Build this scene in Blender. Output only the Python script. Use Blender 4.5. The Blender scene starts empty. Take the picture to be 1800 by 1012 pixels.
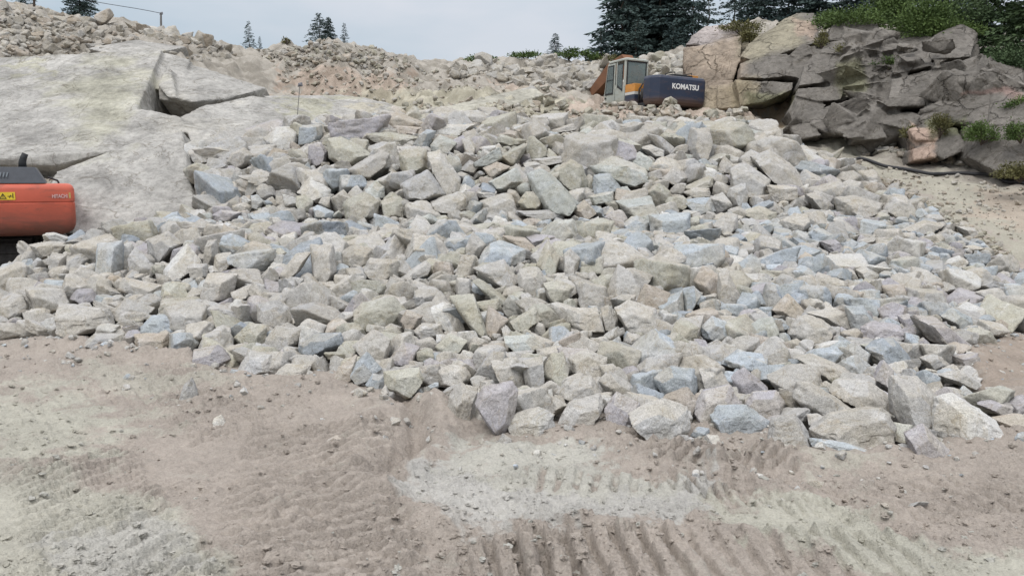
import bpy, bmesh, math, random
import numpy as np
from mathutils import Vector, Matrix
random.seed(7); rng = np.random.default_rng(7)
scene = bpy.context.scene; COL = scene.collection
PI = math.pi
# ------------------------------------------------------------------ camera, sky, sun, exposure
FPX, CX, CY, CAMH = 1450.0, 900.0, 506.0, 2.1
PITCH = math.atan((506-310)/FPX)
cam = bpy.data.cameras.new('camera'); camo = bpy.data.objects.new('camera', cam); COL.objects.link(camo)
camo.location = (0, 0, CAMH); camo.rotation_euler = (PI/2-PITCH, 0, 0)
cam.sensor_width = 36; cam.lens = 36*FPX/1800; cam.clip_start = .1; cam.clip_end = 5000
scene.camera = camo
scene.view_settings.view_transform = 'Standard'; scene.view_settings.look = 'None'
scene.view_settings.exposure = 0.50; scene.view_settings.gamma = 1
SUN_EL, SUN_AZ = math.radians(58), math.radians(205)        # azimuth clockwise from +Y: high, behind the camera and to its left
w = bpy.data.worlds.new('World'); scene.world = w; w.use_nodes = True
nt = w.node_tree; N, L = nt.nodes, nt.links
bg = N['Background']
sky = N.new('ShaderNodeTexSky'); sky.sky_type = 'NISHITA'; sky.sun_disc = False
sky.sun_elevation = SUN_EL; sky.sun_rotation = SUN_AZ; sky.air_density = 1.5; sky.dust_density = 4
tc = N.new('ShaderNodeTexCoord'); sp = N.new('ShaderNodeSeparateXYZ'); L.new(tc.outputs['Generated'], sp.inputs[0])
rmp = N.new('ShaderNodeValToRGB'); L.new(sp.outputs['Z'], rmp.inputs[0])          # overcast cloud deck, brighter overhead
e = rmp.color_ramp.elements; e[0].position = 0.0; e[0].color = (.44,.505,.565,1); e[1].position = 1.0; e[1].color = (1.46,1.51,1.58,1)
x = rmp.color_ramp.elements.new(.16); x.color = (.405,.475,.54,1)
x = rmp.color_ramp.elements.new(.30); x.color = (.51,.56,.615,1)
nz = N.new('ShaderNodeTexNoise'); nz.inputs['Scale'].default_value = 3.2; nz.inputs['Detail'].default_value = 5; nz.inputs['Roughness'].default_value = .5
mp = N.new('ShaderNodeMapping'); mp.inputs['Scale'].default_value = (1,1,3.2); L.new(tc.outputs['Generated'], mp.inputs[0]); L.new(mp.outputs[0], nz.inputs['Vector'])
cr = N.new('ShaderNodeValToRGB'); L.new(nz.outputs['Fac'], cr.inputs[0])
cr.color_ramp.elements[0].position = .35; cr.color_ramp.elements[0].color = (.93,.96,.98,1)
cr.color_ramp.elements[1].position = .66; cr.color_ramp.elements[1].color = (1.24,1.13,1.10,1)
mul = N.new('ShaderNodeMix'); mul.data_type = 'RGBA'; mul.blend_type = 'MULTIPLY'; mul.inputs[0].default_value = 1
L.new(rmp.outputs[0], mul.inputs[6]); L.new(cr.outputs[0], mul.inputs[7])
sc = N.new('ShaderNodeVectorMath'); sc.operation = 'SCALE'; sc.inputs['Scale'].default_value = .05; L.new(sky.outputs[0], sc.inputs[0])
mx = N.new('ShaderNodeMix'); mx.data_type = 'RGBA'; mx.inputs[0].default_value = .88
L.new(sc.outputs[0], mx.inputs[6]); L.new(mul.outputs[2], mx.inputs[7]); L.new(mx.outputs[2], bg.inputs['Color'])
bg.inputs['Strength'].default_value = 1.0
sun = bpy.data.lights.new('sun', 'SUN'); sun.energy = 1.1; sun.angle = math.radians(22); sun.color = (1,.985,.96)
suno = bpy.data.objects.new('sun', sun); COL.objects.link(suno)
sd = Vector((math.sin(SUN_AZ)*math.cos(SUN_EL), math.cos(SUN_AZ)*math.cos(SUN_EL), math.sin(SUN_EL)))
suno.rotation_euler = sd.to_track_quat('Z', 'Y').to_euler(); suno.location = (0,0,40)

# ------------------------------------------------------------------ helpers
ct, st = math.cos(PITCH), math.sin(PITCH)
def unproj(px, py, d):
    "photo pixel and ground distance (world Y) -> world point"
    a = (px-CX)/FPX; b = (CY-py)/FPX; t = d/(ct+b*st)
    return np.array((a*t, d, CAMH+(-st+b*ct)*t))
def proj(P):
    P = np.asarray(P, float); y = P[...,1]; z = P[...,2]-CAMH
    f = y*ct-z*st; u = y*st+z*ct
    f = np.where(f < .05, .05, f)
    return CX+FPX*P[...,0]/f, CY-FPX*u/f, f
def _h(ix, iy, iz, s):
    n = (ix*374761393+iy*668265263+iz*1274126177+s*974634721) & 0xffffffff
    n = ((n ^ (n >> 13))*1274126177) & 0xffffffff
    n = (n ^ (n >> 16)) & 0xffffffff
    return n/4294967295.0
def vnoise(p, s=0):
    p = np.asarray(p, float); i = np.floor(p).astype(np.int64); f = p-i; f = f*f*(3-2*f)
    r = 0
    for dx in (0,1):
        wx = f[:,0] if dx else 1-f[:,0]
        for dy in (0,1):
            wy = f[:,1] if dy else 1-f[:,1]
            for dz in (0,1):
                wz = f[:,2] if dz else 1-f[:,2]
                r = r+wx*wy*wz*_h(i[:,0]+dx, i[:,1]+dy, i[:,2]+dz, s)
    return r*2-1
def fbm(p, o=4, s=0, g=.5):
    r = 0; a = 1; p = np.asarray(p, float).copy()
    for k in range(o):
        r = r+a*vnoise(p, s+k*17); a *= g; p = p*2.03+11.3
    return r
def n2(x, y, sc, o=4, s=0, g=.5): return fbm(np.stack([x*sc, y*sc, np.zeros_like(x)+s*.37], 1), o, s, g)
def sstep(a, b, x): t = np.clip((x-a)/(b-a), 0, 1); return t*t*(3-2*t)
def inpoly(x, y, poly):
    r = np.zeros(np.shape(x), bool); n = len(poly)
    for i in range(n):
        x1, y1 = poly[i]; x2, y2 = poly[(i+1)%n]
        if y1 == y2: continue
        r ^= ((y1 > y) != (y2 > y)) & (x < (x2-x1)*(y-y1)/(y2-y1)+x1)
    return r
def polydist(x, y, poly):
    "signed distance to polygon edge (positive inside)"
    d = np.full(np.shape(x), 1e9); n = len(poly)
    for i in range(n):
        x1, y1 = poly[i]; x2, y2 = poly[(i+1)%n]
        dx, dy = x2-x1, y2-y1; t = np.clip(((x-x1)*dx+(y-y1)*dy)/(dx*dx+dy*dy+1e-12), 0, 1)
        d = np.minimum(d, np.hypot(x-x1-t*dx, y-y1-t*dy))
    return np.where(inpoly(x, y, poly), d, -d)
def tag(o, label=None, cat=None, group=None, kind=None):
    if label: o['label'] = label
    if cat: o['category'] = cat
    if group: o['group'] = group
    if kind: o['kind'] = kind
    return o
def npmesh(name, V, F, mat=None, smooth=True, attrs=None, parent=None):
    "numpy verts (n,3) and faces (m,3|4) -> ONE mesh object"
    me = bpy.data.meshes.new(name); V = np.asarray(V, np.float32); F = np.asarray(F, np.int32)
    k = F.shape[1]
    me.vertices.add(len(V)); me.vertices.foreach_set('co', V.ravel())
    me.loops.add(F.size); me.loops.foreach_set('vertex_index', F.ravel())
    me.polygons.add(len(F)); me.polygons.foreach_set('loop_start', np.arange(0, F.size, k, dtype=np.int32))
    try: me.polygons.foreach_set('loop_total', np.full(len(F), k, np.int32))
    except Exception: pass
    me.polygons.foreach_set('use_smooth', np.full(len(F), smooth, bool))
    me.update(calc_edges=True)
    for nm, (tp, arr) in (attrs or {}).items():
        at = me.attributes.new(nm, tp, 'POINT')
        at.data.foreach_set('color' if tp == 'FLOAT_COLOR' else 'value', np.asarray(arr, np.float32).ravel())
    if mat: me.materials.append(mat)
    o = bpy.data.objects.new(name, me); COL.objects.link(o)
    if parent: o.parent = parent
    return o
def empty(name, loc, rz=0, tilt=0):
    o = bpy.data.objects.new(name, None); o.location = loc; o.rotation_euler = (0, tilt, rz); o.empty_display_size = .2
    COL.objects.link(o); return o
class MB:
    "collects solids, links them as ONE mesh"
    def __init__(s): s.bm = bmesh.new()
    def box(s, x0, x1, y0, y1, z0, z1):
        return s.hull([(x,y,z) for x in (x0,x1) for y in (y0,y1) for z in (z0,z1)])
    def hull(s, pts):
        vs = [s.bm.verts.new(p) for p in pts]
        g = bmesh.ops.convex_hull(s.bm, input=vs)
        bad = [v for v in vs if v.is_valid and not v.link_faces]
        if bad: bmesh.ops.delete(s.bm, geom=bad, context='VERTS')
        return s
    def prism(s, prof, a0, a1, axis='x'):
        "profile of 2D points extruded along an axis"
        def P(u, v, a): return {'x':(a,u,v), 'y':(u,a,v), 'z':(u,v,a)}[axis]
        A = [s.bm.verts.new(P(u,v,a0)) for u,v in prof]; B = [s.bm.verts.new(P(u,v,a1)) for u,v in prof]
        n = len(prof); s.bm.faces.new(A); s.bm.faces.new(B[::-1])
        for i in range(n): s.bm.faces.new((A[i],B[i],B[(i+1)%n],A[(i+1)%n]))
        return s
    def tube(s, pts, r, n=8, r2=None):
        rings = []; m = len(pts)
        for i, p in enumerate(pts):
            p = Vector(p); t = (Vector(pts[min(i+1,m-1)])-Vector(pts[max(i-1,0)])).normalized()
            u = t.orthogonal().normalized()
            if i and rings: u = (lastu-t*lastu.dot(t)).normalized()
            lastu = u; v = t.cross(u); rr = r if r2 is None else r+(r2-r)*i/(m-1)
            rings.append([s.bm.verts.new(p+rr*(math.cos(a)*u+math.sin(a)*v)) for a in [2*PI*k/n for k in range(n)]])
        for a, b in zip(rings, rings[1:]):
            for k in range(n): s.bm.faces.new((a[k],a[(k+1)%n],b[(k+1)%n],b[k]))
        s.bm.faces.new(rings[0][::-1]); s.bm.faces.new(rings[-1]); return s
    def cyl(s, c, r, h, axis='z', n=20):
        c = Vector(c); d = {'x':Vector((1,0,0)),'y':Vector((0,1,0)),'z':Vector((0,0,1))}[axis]*h/2
        return s.tube([c-d, c+d], r, n)
    def build(s, name, mat, parent=None, bevel=0, smooth=False):
        bmesh.ops.recalc_face_normals(s.bm, faces=s.bm.faces)
        me = bpy.data.meshes.new(name); s.bm.to_mesh(me); s.bm.free(); me.materials.append(mat)
        if smooth:
            for p in me.polygons: p.use_smooth = True
        o = bpy.data.objects.new(name, me); COL.objects.link(o)
        if parent: o.parent = parent
        if bevel:
            b = o.modifiers.new('bevel', 'BEVEL'); b.width = bevel; b.segments = 3; b.limit_method = 'ANGLE'; b.angle_limit = .6
        return o

# ------------------------------------------------------------------ materials
class NB:
    "small node-tree builder"
    def __init__(s, name):
        s.m = bpy.data.materials.new(name); s.m.use_nodes = True; s.t = s.m.node_tree; s.N = s.t.nodes
        s.p = s.N['Principled BSDF']; s.p.inputs['Specular IOR Level'].default_value = .2; s.p.inputs['Roughness'].default_value = .92
    def n(s, tp, **k):
        x = s.N.new(tp)
        for a, v in k.items():
            if a.startswith('i_'): x.inputs[a[2:].replace('_',' ')].default_value = v
            else: setattr(x, a, v)
        return x
    def l(s, a, b): s.t.links.new(a, b)
    def noise(s, scale, detail=5, rough=.55, vec=None, dist=0):
        x = s.n('ShaderNodeTexNoise'); x.inputs['Scale'].default_value = scale; x.inputs['Detail'].default_value = detail
        x.inputs['Roughness'].default_value = rough; x.inputs['Distortion'].default_value = dist
        if vec is not None: s.l(vec, x.inputs['Vector'])
        return x.outputs['Fac']
    def ramp(s, fac, *stops):
        x = s.n('ShaderNodeValToRGB'); s.l(fac, x.inputs[0]); el = x.color_ramp.elements
        while len(el) < len(stops): el.new(.5)
        for q, (pos, c) in zip(el, stops): q.position = pos; q.color = (c,c,c,1) if not hasattr(c, '__len__') else (*c[:3],1)
        return x.outputs[0]
    def mix(s, fac, a, b, mode='MIX'):
        x = s.n('ShaderNodeMix', data_type='RGBA', blend_type=mode)
        for v, i in ((fac,0),(a,6),(b,7)):
            if hasattr(v, 'is_output'): s.l(v, x.inputs[i])
            elif hasattr(v, '__len__'): x.inputs[i].default_value = (*v[:3],1)
            else: x.inputs[i].default_value = v
        return x.outputs[2]
    def math(s, op, a, b=0.0):
        x = s.n('ShaderNodeMath', operation=op)
        for i, v in enumerate((a,b)):
            if hasattr(v, 'is_output'): s.l(v, x.inputs[i])
            else: x.inputs[i].default_value = v
        return x.outputs[0]
    def bump(s, h, strength=.3, dist=.02, prev=None):
        x = s.n('ShaderNodeBump'); x.inputs['Strength'].default_value = strength; x.inputs['Distance'].default_value = dist
        s.l(h, x.inputs['Height'])
        if prev is not None: s.l(prev, x.inputs['Normal'])
        return x.outputs[0]
    def done(s, col=None, normal=None):
        if col is not None:
            if hasattr(col, 'is_output'): s.l(col, s.p.inputs['Base Color'])
            else: s.p.inputs['Base Color'].default_value = (*col,1)
        if normal is not None: s.l(normal, s.p.inputs['Normal'])
        return s.m
def rock_material(name, source):
    b = NB(name); pos = b.n('ShaderNodeNewGeometry').outputs['Position']
    if source == 'object': base = b.n('ShaderNodeObjectInfo').outputs['Color']
    else: base = b.n('ShaderNodeAttribute', attribute_name='col').outputs['Color']
    tone = b.n('ShaderNodeAttribute', attribute_name='tone').outputs['Fac']
    warm = b.mix(1.0, base, (1.0,.985,.95), 'MULTIPLY'); cool = b.mix(1.0, base, (.975,.995,1.02), 'MULTIPLY')
    c = b.mix(tone, cool, warm)
    c = b.mix(b.math('MULTIPLY', b.ramp(tone, (.56,0),(.64,.62)), b.ramp(b.noise(1.9,4,.6,pos), (.36,.35),(.6,1))), c, (.405,.385,.35))      # weathered joint faces beside fresh broken ones
    c = b.mix(b.ramp(b.noise(2.6,4,.6,pos), (.38,0),(.68,.75)), c, b.mix(1.0, c, (.88,.84,.74), 'MULTIPLY'))
    c = b.mix(b.ramp(b.noise(5.5,5,.65,pos,.6), (.55,0),(.75,.55)), c, (.58,.57,.55))            # pale dust and fresh scars
    c = b.mix(b.ramp(b.noise(1.15,6,.68,pos,1.0), (.60,0),(.74,.55)), c, b.mix(1.0, c, (.98,.86,.70), 'MULTIPLY'))      # rust along old joints
    g1 = b.ramp(b.noise(95,2,.7,pos), (.30,.66),(.5,1.0),(.70,1.22))
    g2 = b.ramp(b.noise(22,4,.7,pos), (.28,.80),(.52,1.0),(.72,1.13))
    c = b.mix(1.0, c, g1, 'MULTIPLY'); c = b.mix(1.0, c, g2, 'MULTIPLY')
    vein = b.ramp(b.noise(1.7,3,.5,pos,2.2), (.484,0),(.5,.6),(.516,0))
    c = b.mix(vein, c, b.mix(1.0, c, (.74,.68,.58), 'MULTIPLY'))
    nm = b.bump(b.noise(9,6,.65,pos), .75, .05); nm = b.bump(b.noise(60,3,.7,pos), .35, .008, nm)
    return b.done(c, nm)
M_ROCK = rock_material('rock_object', 'object'); M_RUB = rock_material('rock_rubble', 'attr')
def ground_material():
    b = NB('ground_mud'); pos = b.n('ShaderNodeNewGeometry').outputs['Position']
    base = b.n('ShaderNodeAttribute', attribute_name='col').outputs['Color']
    c = b.mix(1.0, base, b.ramp(b.noise(1.3,5,.6,pos), (.3,.92),(.7,1.08)), 'MULTIPLY')
    c = b.mix(1.0, c, b.ramp(b.noise(14,5,.7,pos), (.3,.90),(.5,1.0),(.7,1.09)), 'MULTIPLY')
    c = b.mix(1.0, c, b.ramp(b.noise(80,2,.7,pos), (.3,.88),(.7,1.10)), 'MULTIPLY')
    c = b.mix(b.ramp(b.noise(3.1,6,.7,pos,.8), (.58,0),(.70,.45)), c, (.40,.385,.33))
    vo = b.n('ShaderNodeTexVoronoi', feature='F1'); vo.inputs['Scale'].default_value = 26; vo.inputs['Detail'].default_value = 3; vo.inputs['Roughness'].default_value = .7; b.l(pos, vo.inputs['Vector'])
    crumb = b.math('MULTIPLY', vo.outputs['Distance'], b.ramp(b.noise(1.7,4,.6,pos), (.35,.25),(.6,1)))
    c = b.mix(1.0, c, b.ramp(b.noise(34,4,.75,pos,.5), (.30,.88),(.5,1.0),(.70,1.10)), 'MULTIPLY')
    nm = b.bump(b.noise(16,6,.75,pos,.3), .7, .03); nm = b.bump(crumb, .7, .014, nm); nm = b.bump(b.noise(70,4,.75,pos), .7, .009, nm)
    return b.done(c, nm)
M_GROUND = ground_material()
def cliff_material(name, k=1.0):
    b = NB(name); pos = b.n('ShaderNodeNewGeometry').outputs['Position']
    base = b.n('ShaderNodeAttribute', attribute_name='col').outputs['Color']
    c = b.mix(1.0, base, b.ramp(b.noise(.9,6,.68,pos,.5), (.3,.62),(.5,1.0),(.70,1.38)), 'MULTIPLY')
    c = b.mix(1.0, c, b.ramp(b.noise(7,6,.72,pos), (.28,.66),(.5,1.0),(.72,1.28)), 'MULTIPLY')
    c = b.mix(1.0, c, b.ramp(b.noise(45,3,.7,pos), (.3,.85),(.7,1.12)), 'MULTIPLY')
    mpn = b.n('ShaderNodeMapping'); mpn.inputs['Rotation'].default_value = (0,.35,0); mpn.inputs['Scale'].default_value = (.9,1,1.15); b.l(pos, mpn.inputs[0])
    crack = b.ramp(b.noise(.75,4,.55,mpn.outputs[0],1.2), (.488,0),(.5,.75),(.512,0))
    c = b.mix(crack, c, b.mix(1.0, c, (.5,.47,.42), 'MULTIPLY'))
    vz = b.n('ShaderNodeTexVoronoi', feature='DISTANCE_TO_EDGE'); vz.inputs['Scale'].default_value = 1.15; vz.inputs['Randomness'].default_value = 1
    wv = b.n('ShaderNodeVectorMath', operation='ADD'); nv = b.n('ShaderNodeTexNoise'); nv.inputs['Scale'].default_value = 1.6; nv.inputs['Detail'].default_value = 4; b.l(pos, nv.inputs['Vector'])
    sv = b.n('ShaderNodeVectorMath', operation='SCALE'); sv.inputs['Scale'].default_value = .9; b.l(nv.outputs['Color'], sv.inputs[0]); b.l(mpn.outputs[0], wv.inputs[0]); b.l(sv.outputs[0], wv.inputs[1]); b.l(wv.outputs[0], vz.inputs['Vector'])
    brk = b.ramp(b.noise(.8,3,.6,pos), (.42,0),(.58,1)); joint = b.ramp(b.math('ADD', vz.outputs['Distance'], b.math('MULTIPLY', b.math('SUBTRACT', 1.0, brk), .05)), (0,0),(.03,1)); c = b.mix(b.math('MULTIPLY', b.math('SUBTRACT', 1.0, joint), .35*max(k-.5,0)*2), c, b.mix(1.0, c, (.55,.53,.48), 'MULTIPLY'))
    nm = b.bump(joint, .9*max(k-.5,0)*2, .08); nm = b.bump(b.noise(3.2,7,.68,mpn.outputs[0],.4), .6*k, .12, nm); nm = b.bump(b.noise(26,5,.7,pos), .5*k, .025, nm)
    return b.done(c, nm)
M_SLAB = cliff_material('slab_rock', .7); M_CLIFF = cliff_material('cliff_rock', 1.0)
def paint(name, col, dirt=(.10,.07,.05), amount=.5, low=None, rough=.5, spec=.4, scale=3.0):
    "worn paint: chips and grime; low = (height, span) adds a band of dirt on the lower body"
    b = NB(name); ob = b.n('ShaderNodeTexCoord').outputs['Object']
    mpn = b.n('ShaderNodeMapping'); mpn.inputs['Scale'].default_value = (.7,.7,2.6); b.l(ob, mpn.inputs[0])
    nz1 = b.noise(scale,6,.7,mpn.outputs[0],.4)
    c = b.mix(1.0, col, b.ramp(b.noise(1.6,4,.6,ob), (.3,.85),(.7,1.1)), 'MULTIPLY')
    f = b.ramp(nz1, (.52,0),(.72,amount))
    if low:
        z = b.n('ShaderNodeSeparateXYZ'); b.l(ob, z.inputs[0])
        h = b.math('ADD', z.outputs['Z'], b.math('MULTIPLY', b.math('SUBTRACT', nz1, .5), low[1]*3.2))
        g = b.n('ShaderNodeMapRange'); g.inputs[1].default_value = low[0]-low[1]; g.inputs[2].default_value = low[0]+low[1]
        g.inputs[3].default_value = .85; g.inputs[4].default_value = 0; b.l(h, g.inputs[0])
        f = b.math('MAXIMUM', f, g.outputs[0])
    c = b.mix(f, c, dirt)
    b.p.inputs['Roughness'].default_value = rough; b.p.inputs['Specular IOR Level'].default_value = spec
    return b.done(c, b.bump(nz1, .08, .01))
def plain(name, col, rough=.7, spec=.25, var=.15, scale=12):
    b = NB(name); ob = b.n('ShaderNodeTexCoord').outputs['Object']
    c = b.mix(1.0, col, b.ramp(b.noise(scale,5,.65,ob), (.3,1-var),(.7,1+var)), 'MULTIPLY')
    b.p.inputs['Roughness'].default_value = rough; b.p.inputs['Specular IOR Level'].default_value = spec
    return b.done(c)
def leaf_material(name, c0, c1, scale=.9):
    b = NB(name); pos = b.n('ShaderNodeNewGeometry').outputs['Position']
    c = b.mix(b.ramp(b.noise(scale,4,.6,pos), (.33,0),(.67,1)), c0, c1)
    c = b.mix(1.0, c, b.ramp(b.noise(9,3,.7,pos), (.3,.7),(.7,1.3)), 'MULTIPLY')
    b.p.inputs['Roughness'].default_value = .7
    return b.done(c)
# ------------------------------------------------------------------ terrain: one smooth height surface through surveyed points
PTS = []
def U(*t):
    for px, py, d in t: PTS.append(unproj(px, py, d))
for x in (-13,-8,-4,0,4,8,13):
    for y in (-8,-3,1,4): PTS.append((x,y,0))
PTS += [(-6.3,9.9,0),(-3.6,8.9,0),(-1.2,7.6,0),(0,6.4,0),(1.2,6.3,0),(2.3,5.9,0),(4.2,6.4,0),(-2,6,0),(-5,7,0),(-9,14,.05),(-8.4,15.6,.05),(-12,16,.1),
        (-12,10,0),(6,9.2,0),(9,8,0),(-9,10.5,0),(6.2,8.2,0)]
U((150,540,11.3),(150,480,12.9),(100,430,14.6),(300,560,10.6),(300,470,12.6),(300,400,15.8),(450,600,9.9),(450,500,11.8),(450,420,14.8),
  (600,620,9.1),(600,540,10.8),(600,460,13.0),(600,396,16.6),(800,660,8.2),(800,580,9.7),(800,500,11.6),(800,430,14.0),(800,393,16.7),
  (1000,680,7.7),(1000,600,9.0),(1000,500,11.4),(1000,430,13.9),(1000,391,16.7),(1200,700,7.4),(1200,600,9.0),(1200,500,11.5),(1200,430,14.2),(1200,393,16.6),
  (1400,720,7.1),(1400,620,8.8),(1400,520,11.2),(1400,440,14.2),(1400,390,16.5),(1600,730,6.9),(1600,640,8.3),(1600,560,10.2),(1600,470,13.0),(1600,410,15.5),
  (1780,560,10.9),(1750,470,13.3))
U((400,375,17.2),(400,320,18.9),(420,270,20.9),(550,375,17.2),(550,340,17.8),(550,300,18.9),(550,240,22.0),(700,375,17.1),(700,345,17.6),(700,300,18.5),(700,255,20.0),(700,214,22.3),
  (900,375,17.1),(900,340,17.7),(900,300,18.6),(900,255,20.2),(900,222,22.3),(1100,378,17.0),(1100,345,17.6),(1100,300,18.8),(1100,255,20.6),(1100,224,22.9),(1300,370,17.2),(1300,330,18.2),(1300,280,20.0),(1300,224,23.6),
  (1450,365,17.4),(1450,300,19.7),(1600,380,16.7),(1600,330,18.9))
U((1500,290,21),(1500,265,22.8),(1650,300,20.3),(1800,330,18.5),(1750,370,17.2),(1800,420,15.5),(1800,480,13.5),(1380,240,24.5))
U((1000,186,26),(1100,193,26.0),(1230,199,26.0),(1300,202,26),(700,200,25),(600,195,27),(850,195,26.5))
U((600,160,31),(700,150,32),(850,150,32),(950,152,33.5),(1000,172,32.5),(1060,172,33),(1180,150,33.5),(1060,140,35.2),(1180,128,35))
U((480,72,36.5),(560,67,36.5),(640,76,36.5),(740,105,36.5),(790,120,37),(830,108,37),(1000,102,37.5),(1190,97,37),(500,120,33.5),(650,125,33.5),(780,135,34))
U((50,95,29.5),(200,85,30),(300,90,30.5),(400,110,32),(-60,-15,39),(0,2,39),(120,24,38),(200,32,37.5),(330,64,37),(420,94,37.5),(100,60,33),(250,65,33.5))
U((30,275,19.5),(-60,270,19.3),(100,330,18.2),(200,420,16.8))
U((1300,60,34),(1500,55,33),(1700,85,29),(1900,95,27))
PTS += [(-26,50,9.0),(-16,50,7.9),(-8,50,6.8),(0,50,6.4),(10,50,6.4),(20,50,7.2),(32,50,7.6),(-38,40,9),(36,36,6.8),(-30,25,5),(-26,15,2.4),(30,20,5.0),(22,10,1.2),(-22,5,0),(20,1,0),
        (-25,62,9.0),(0,62,6.6),(28,62,7.4)]
PTS = np.array(PTS, float)
def _k(r2): return np.where(r2 > 1e-9, .5*r2*np.log(np.maximum(r2, 1e-9)), 0)
n_ = len(PTS); A = np.zeros((n_+3, n_+3)); dx = PTS[:,None,:2]-PTS[None,:,:2]
A[:n_,:n_] = _k((dx**2).sum(2)) + np.eye(n_)*.12; A[:n_,n_] = 1; A[:n_,n_+1:] = PTS[:,:2]; A[n_:,:n_] = A[:n_,n_:].T
W = np.linalg.solve(A, np.concatenate([PTS[:,2], [0,0,0]]))
def tps(x, y):
    r = W[n_]+W[n_+1]*x+W[n_+2]*y
    for i in range(n_): r = r+W[i]*_k((x-PTS[i,0])**2+(y-PTS[i,1])**2)
    return r
GX0, GX1, GY0, GY1, GS = -42., 42., -12., 66., .15
gx = np.arange(GX0, GX1+GS, GS); gy = np.arange(GY0, GY1+GS, GS)
XX, YY = np.meshgrid(gx, gy); TG = tps(XX.ravel(), YY.ravel()).reshape(XX.shape)
flat = sstep(5.0, 9.0, YY+.25*np.abs(XX+1)*0)                      # the pit floor in front of the pile is level
front = np.minimum(TG, .0)*(1-flat); TG = np.where(YY < 6, 0*TG, np.where(TG < 0, 0, TG))
TG = TG*sstep(4.5, 7.0, YY)
KX, KY, KZ, KROT = 4.62, 28.6, 3.42, math.radians(23)               # blue excavator stands in a shallow scrape
pit = np.exp(-(((XX-KX)/2.1)**2+((YY-KY)/2.25)**2)**2)
TG = TG*(1-pit)+np.minimum(TG, KZ)*pit
SLABPX = [(-260,110),(0,100),(200,84),(330,92),(480,150),(600,172),(720,196),(690,212),(560,226),(470,245),(395,262),(335,280),(345,370),(200,408),(60,415),(95,300),(-260,300)]
_px, _py, _ = proj(np.stack([XX, YY, TG], -1)); _m = sstep(-.5, 1.0, polydist(_px.ravel(), _py.ravel(), SLABPX).reshape(XX.shape)*YY/FPX)*(YY > 12)
TSINK = TG-1.15*_m
def T(x, y):
    fx = np.clip((np.asarray(x, float)-GX0)/GS, 0, len(gx)-1.001); fy = np.clip((np.asarray(y, float)-GY0)/GS, 0, len(gy)-1.001)
    i = fx.astype(int); j = fy.astype(int); u = fx-i; v = fy-j
    return TG[j,i]*(1-u)*(1-v)+TG[j,i+1]*u*(1-v)+TG[j+1,i]*(1-u)*v+TG[j+1,i+1]*u*v
def hit(px, py, dmin=3.0):
    "march photo rays onto the smooth terrain"
    px = np.atleast_1d(np.asarray(px, float)); py = np.atleast_1d(np.asarray(py, float))
    a = (px-CX)/FPX; b = (CY-py)/FPX; den = ct+b*st
    best = np.full(len(px), np.nan); done = np.zeros(len(px), bool)
    for d in np.arange(dmin, 64, .05):
        t = d/den; z = CAMH+(-st+b*ct)*t
        h = (~done) & (z <= T(a*t, d*np.ones_like(t)))
        best[h] = d; done |= h
        if done.all(): break
    best[~done] = 60
    t = best/den
    return np.stack([a*t, best, CAMH+(-st+b*ct)*t], 1)
PILE = [(-200,605),(0,606),(60,604),(170,612),(330,632),(380,650),(470,668),(560,670),(600,672),(660,690),(760,700),(800,740),(890,760),(960,758),(1060,745),(1120,768),(1190,772),(1240,752),(1350,768),
        (1420,800),(1560,796),(1650,800),(1690,770),(1760,765),(1850,760),(1850,715),(1760,700),(1720,650),(1700,620),(1790,592),(1950,590),(1950,480),(1800,475),(1700,405),(1600,345),(1500,298),
        (1420,268),(1350,240),(1330,222),(1200,218),(1090,215),(1000,222),(900,205),(760,198),(660,200),(560,212),(470,232),(380,258),(335,262),(352,370),(250,385),(150,408),(60,425),(0,445),(-200,450)]
def pilemask(x, y, z=None):
    px, py, f = proj(np.stack([x, y, T(x, y) if z is None else z], -1)); return np.where(y > 4, polydist(px, py, PILE)*y/FPX, -9)
# polar sheet: fine where the photo looks, coarse elsewhere, reaching the horizon
rr = [0.02, .3, .6]
while rr[-1] < 70: rr.append(rr[-1]+max(.014, (.0042 if rr[-1] < 18 or rr[-1] > 44 else .0024)*rr[-1]))
rr += list(np.geomspace(75, 3000, 26)); rr = np.array(rr)
th = np.concatenate([np.linspace(-38, 38, 640), np.linspace(38, 322, 96)[1:-1]])*PI/180
R_, TH = np.meshgrid(rr, th, indexing='ij'); gx_ = (R_*np.sin(TH)).ravel(); gy_ = (R_*np.cos(TH)).ravel()
_TG = TG; TG = TSINK; gz_ = T(gx_, gy_); TG = _TG; far = sstep(45, 66, np.hypot(gx_, gy_-5)); fl = np.clip(gy_/40, 0, 1)
gz_ = gz_*(1-far)+far*(6.3*sstep(-10, 40, gy_))
near = (np.hypot(gx_, gy_) < 70)
pm = np.full(len(gx_), -9.); idx = np.where(near & (gy_ > 4))[0]; pm[idx] = pilemask(gx_[idx], gy_[idx])
hill = sstep(.6, 3.0, gz_)*(pm < 0)
_p, _q, _ = proj(np.stack([gx_, np.maximum(gy_, .5), gz_], 1)); RF = np.where(near & (gy_ > 8), 1-.72*sstep(-25, 25, polydist(_p, _q, [(1350,225),(1560,285),(1800,325),(2000,350),(2000,480),(1790,475),(1600,345),(1400,262)])), 1)
hill = hill*RF; nzb = np.zeros(len(gx_)); ni = np.where(near)[0]
nzb[ni] = n2(gx_[ni], gy_[ni], .9, 5, 3)
gz_ = gz_+hill*nzb*.30 + hill*np.where(near, n2(gx_, gy_, 2.0, 4, 8, .6), 0)*.17-.28*hill*sstep(33.5,36,gy_)*(1-sstep(6,9,gx_))
gz_ = gz_-np.where(pm > 0, np.minimum(pm*.5, .22+.012*gy_), 0)
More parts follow.
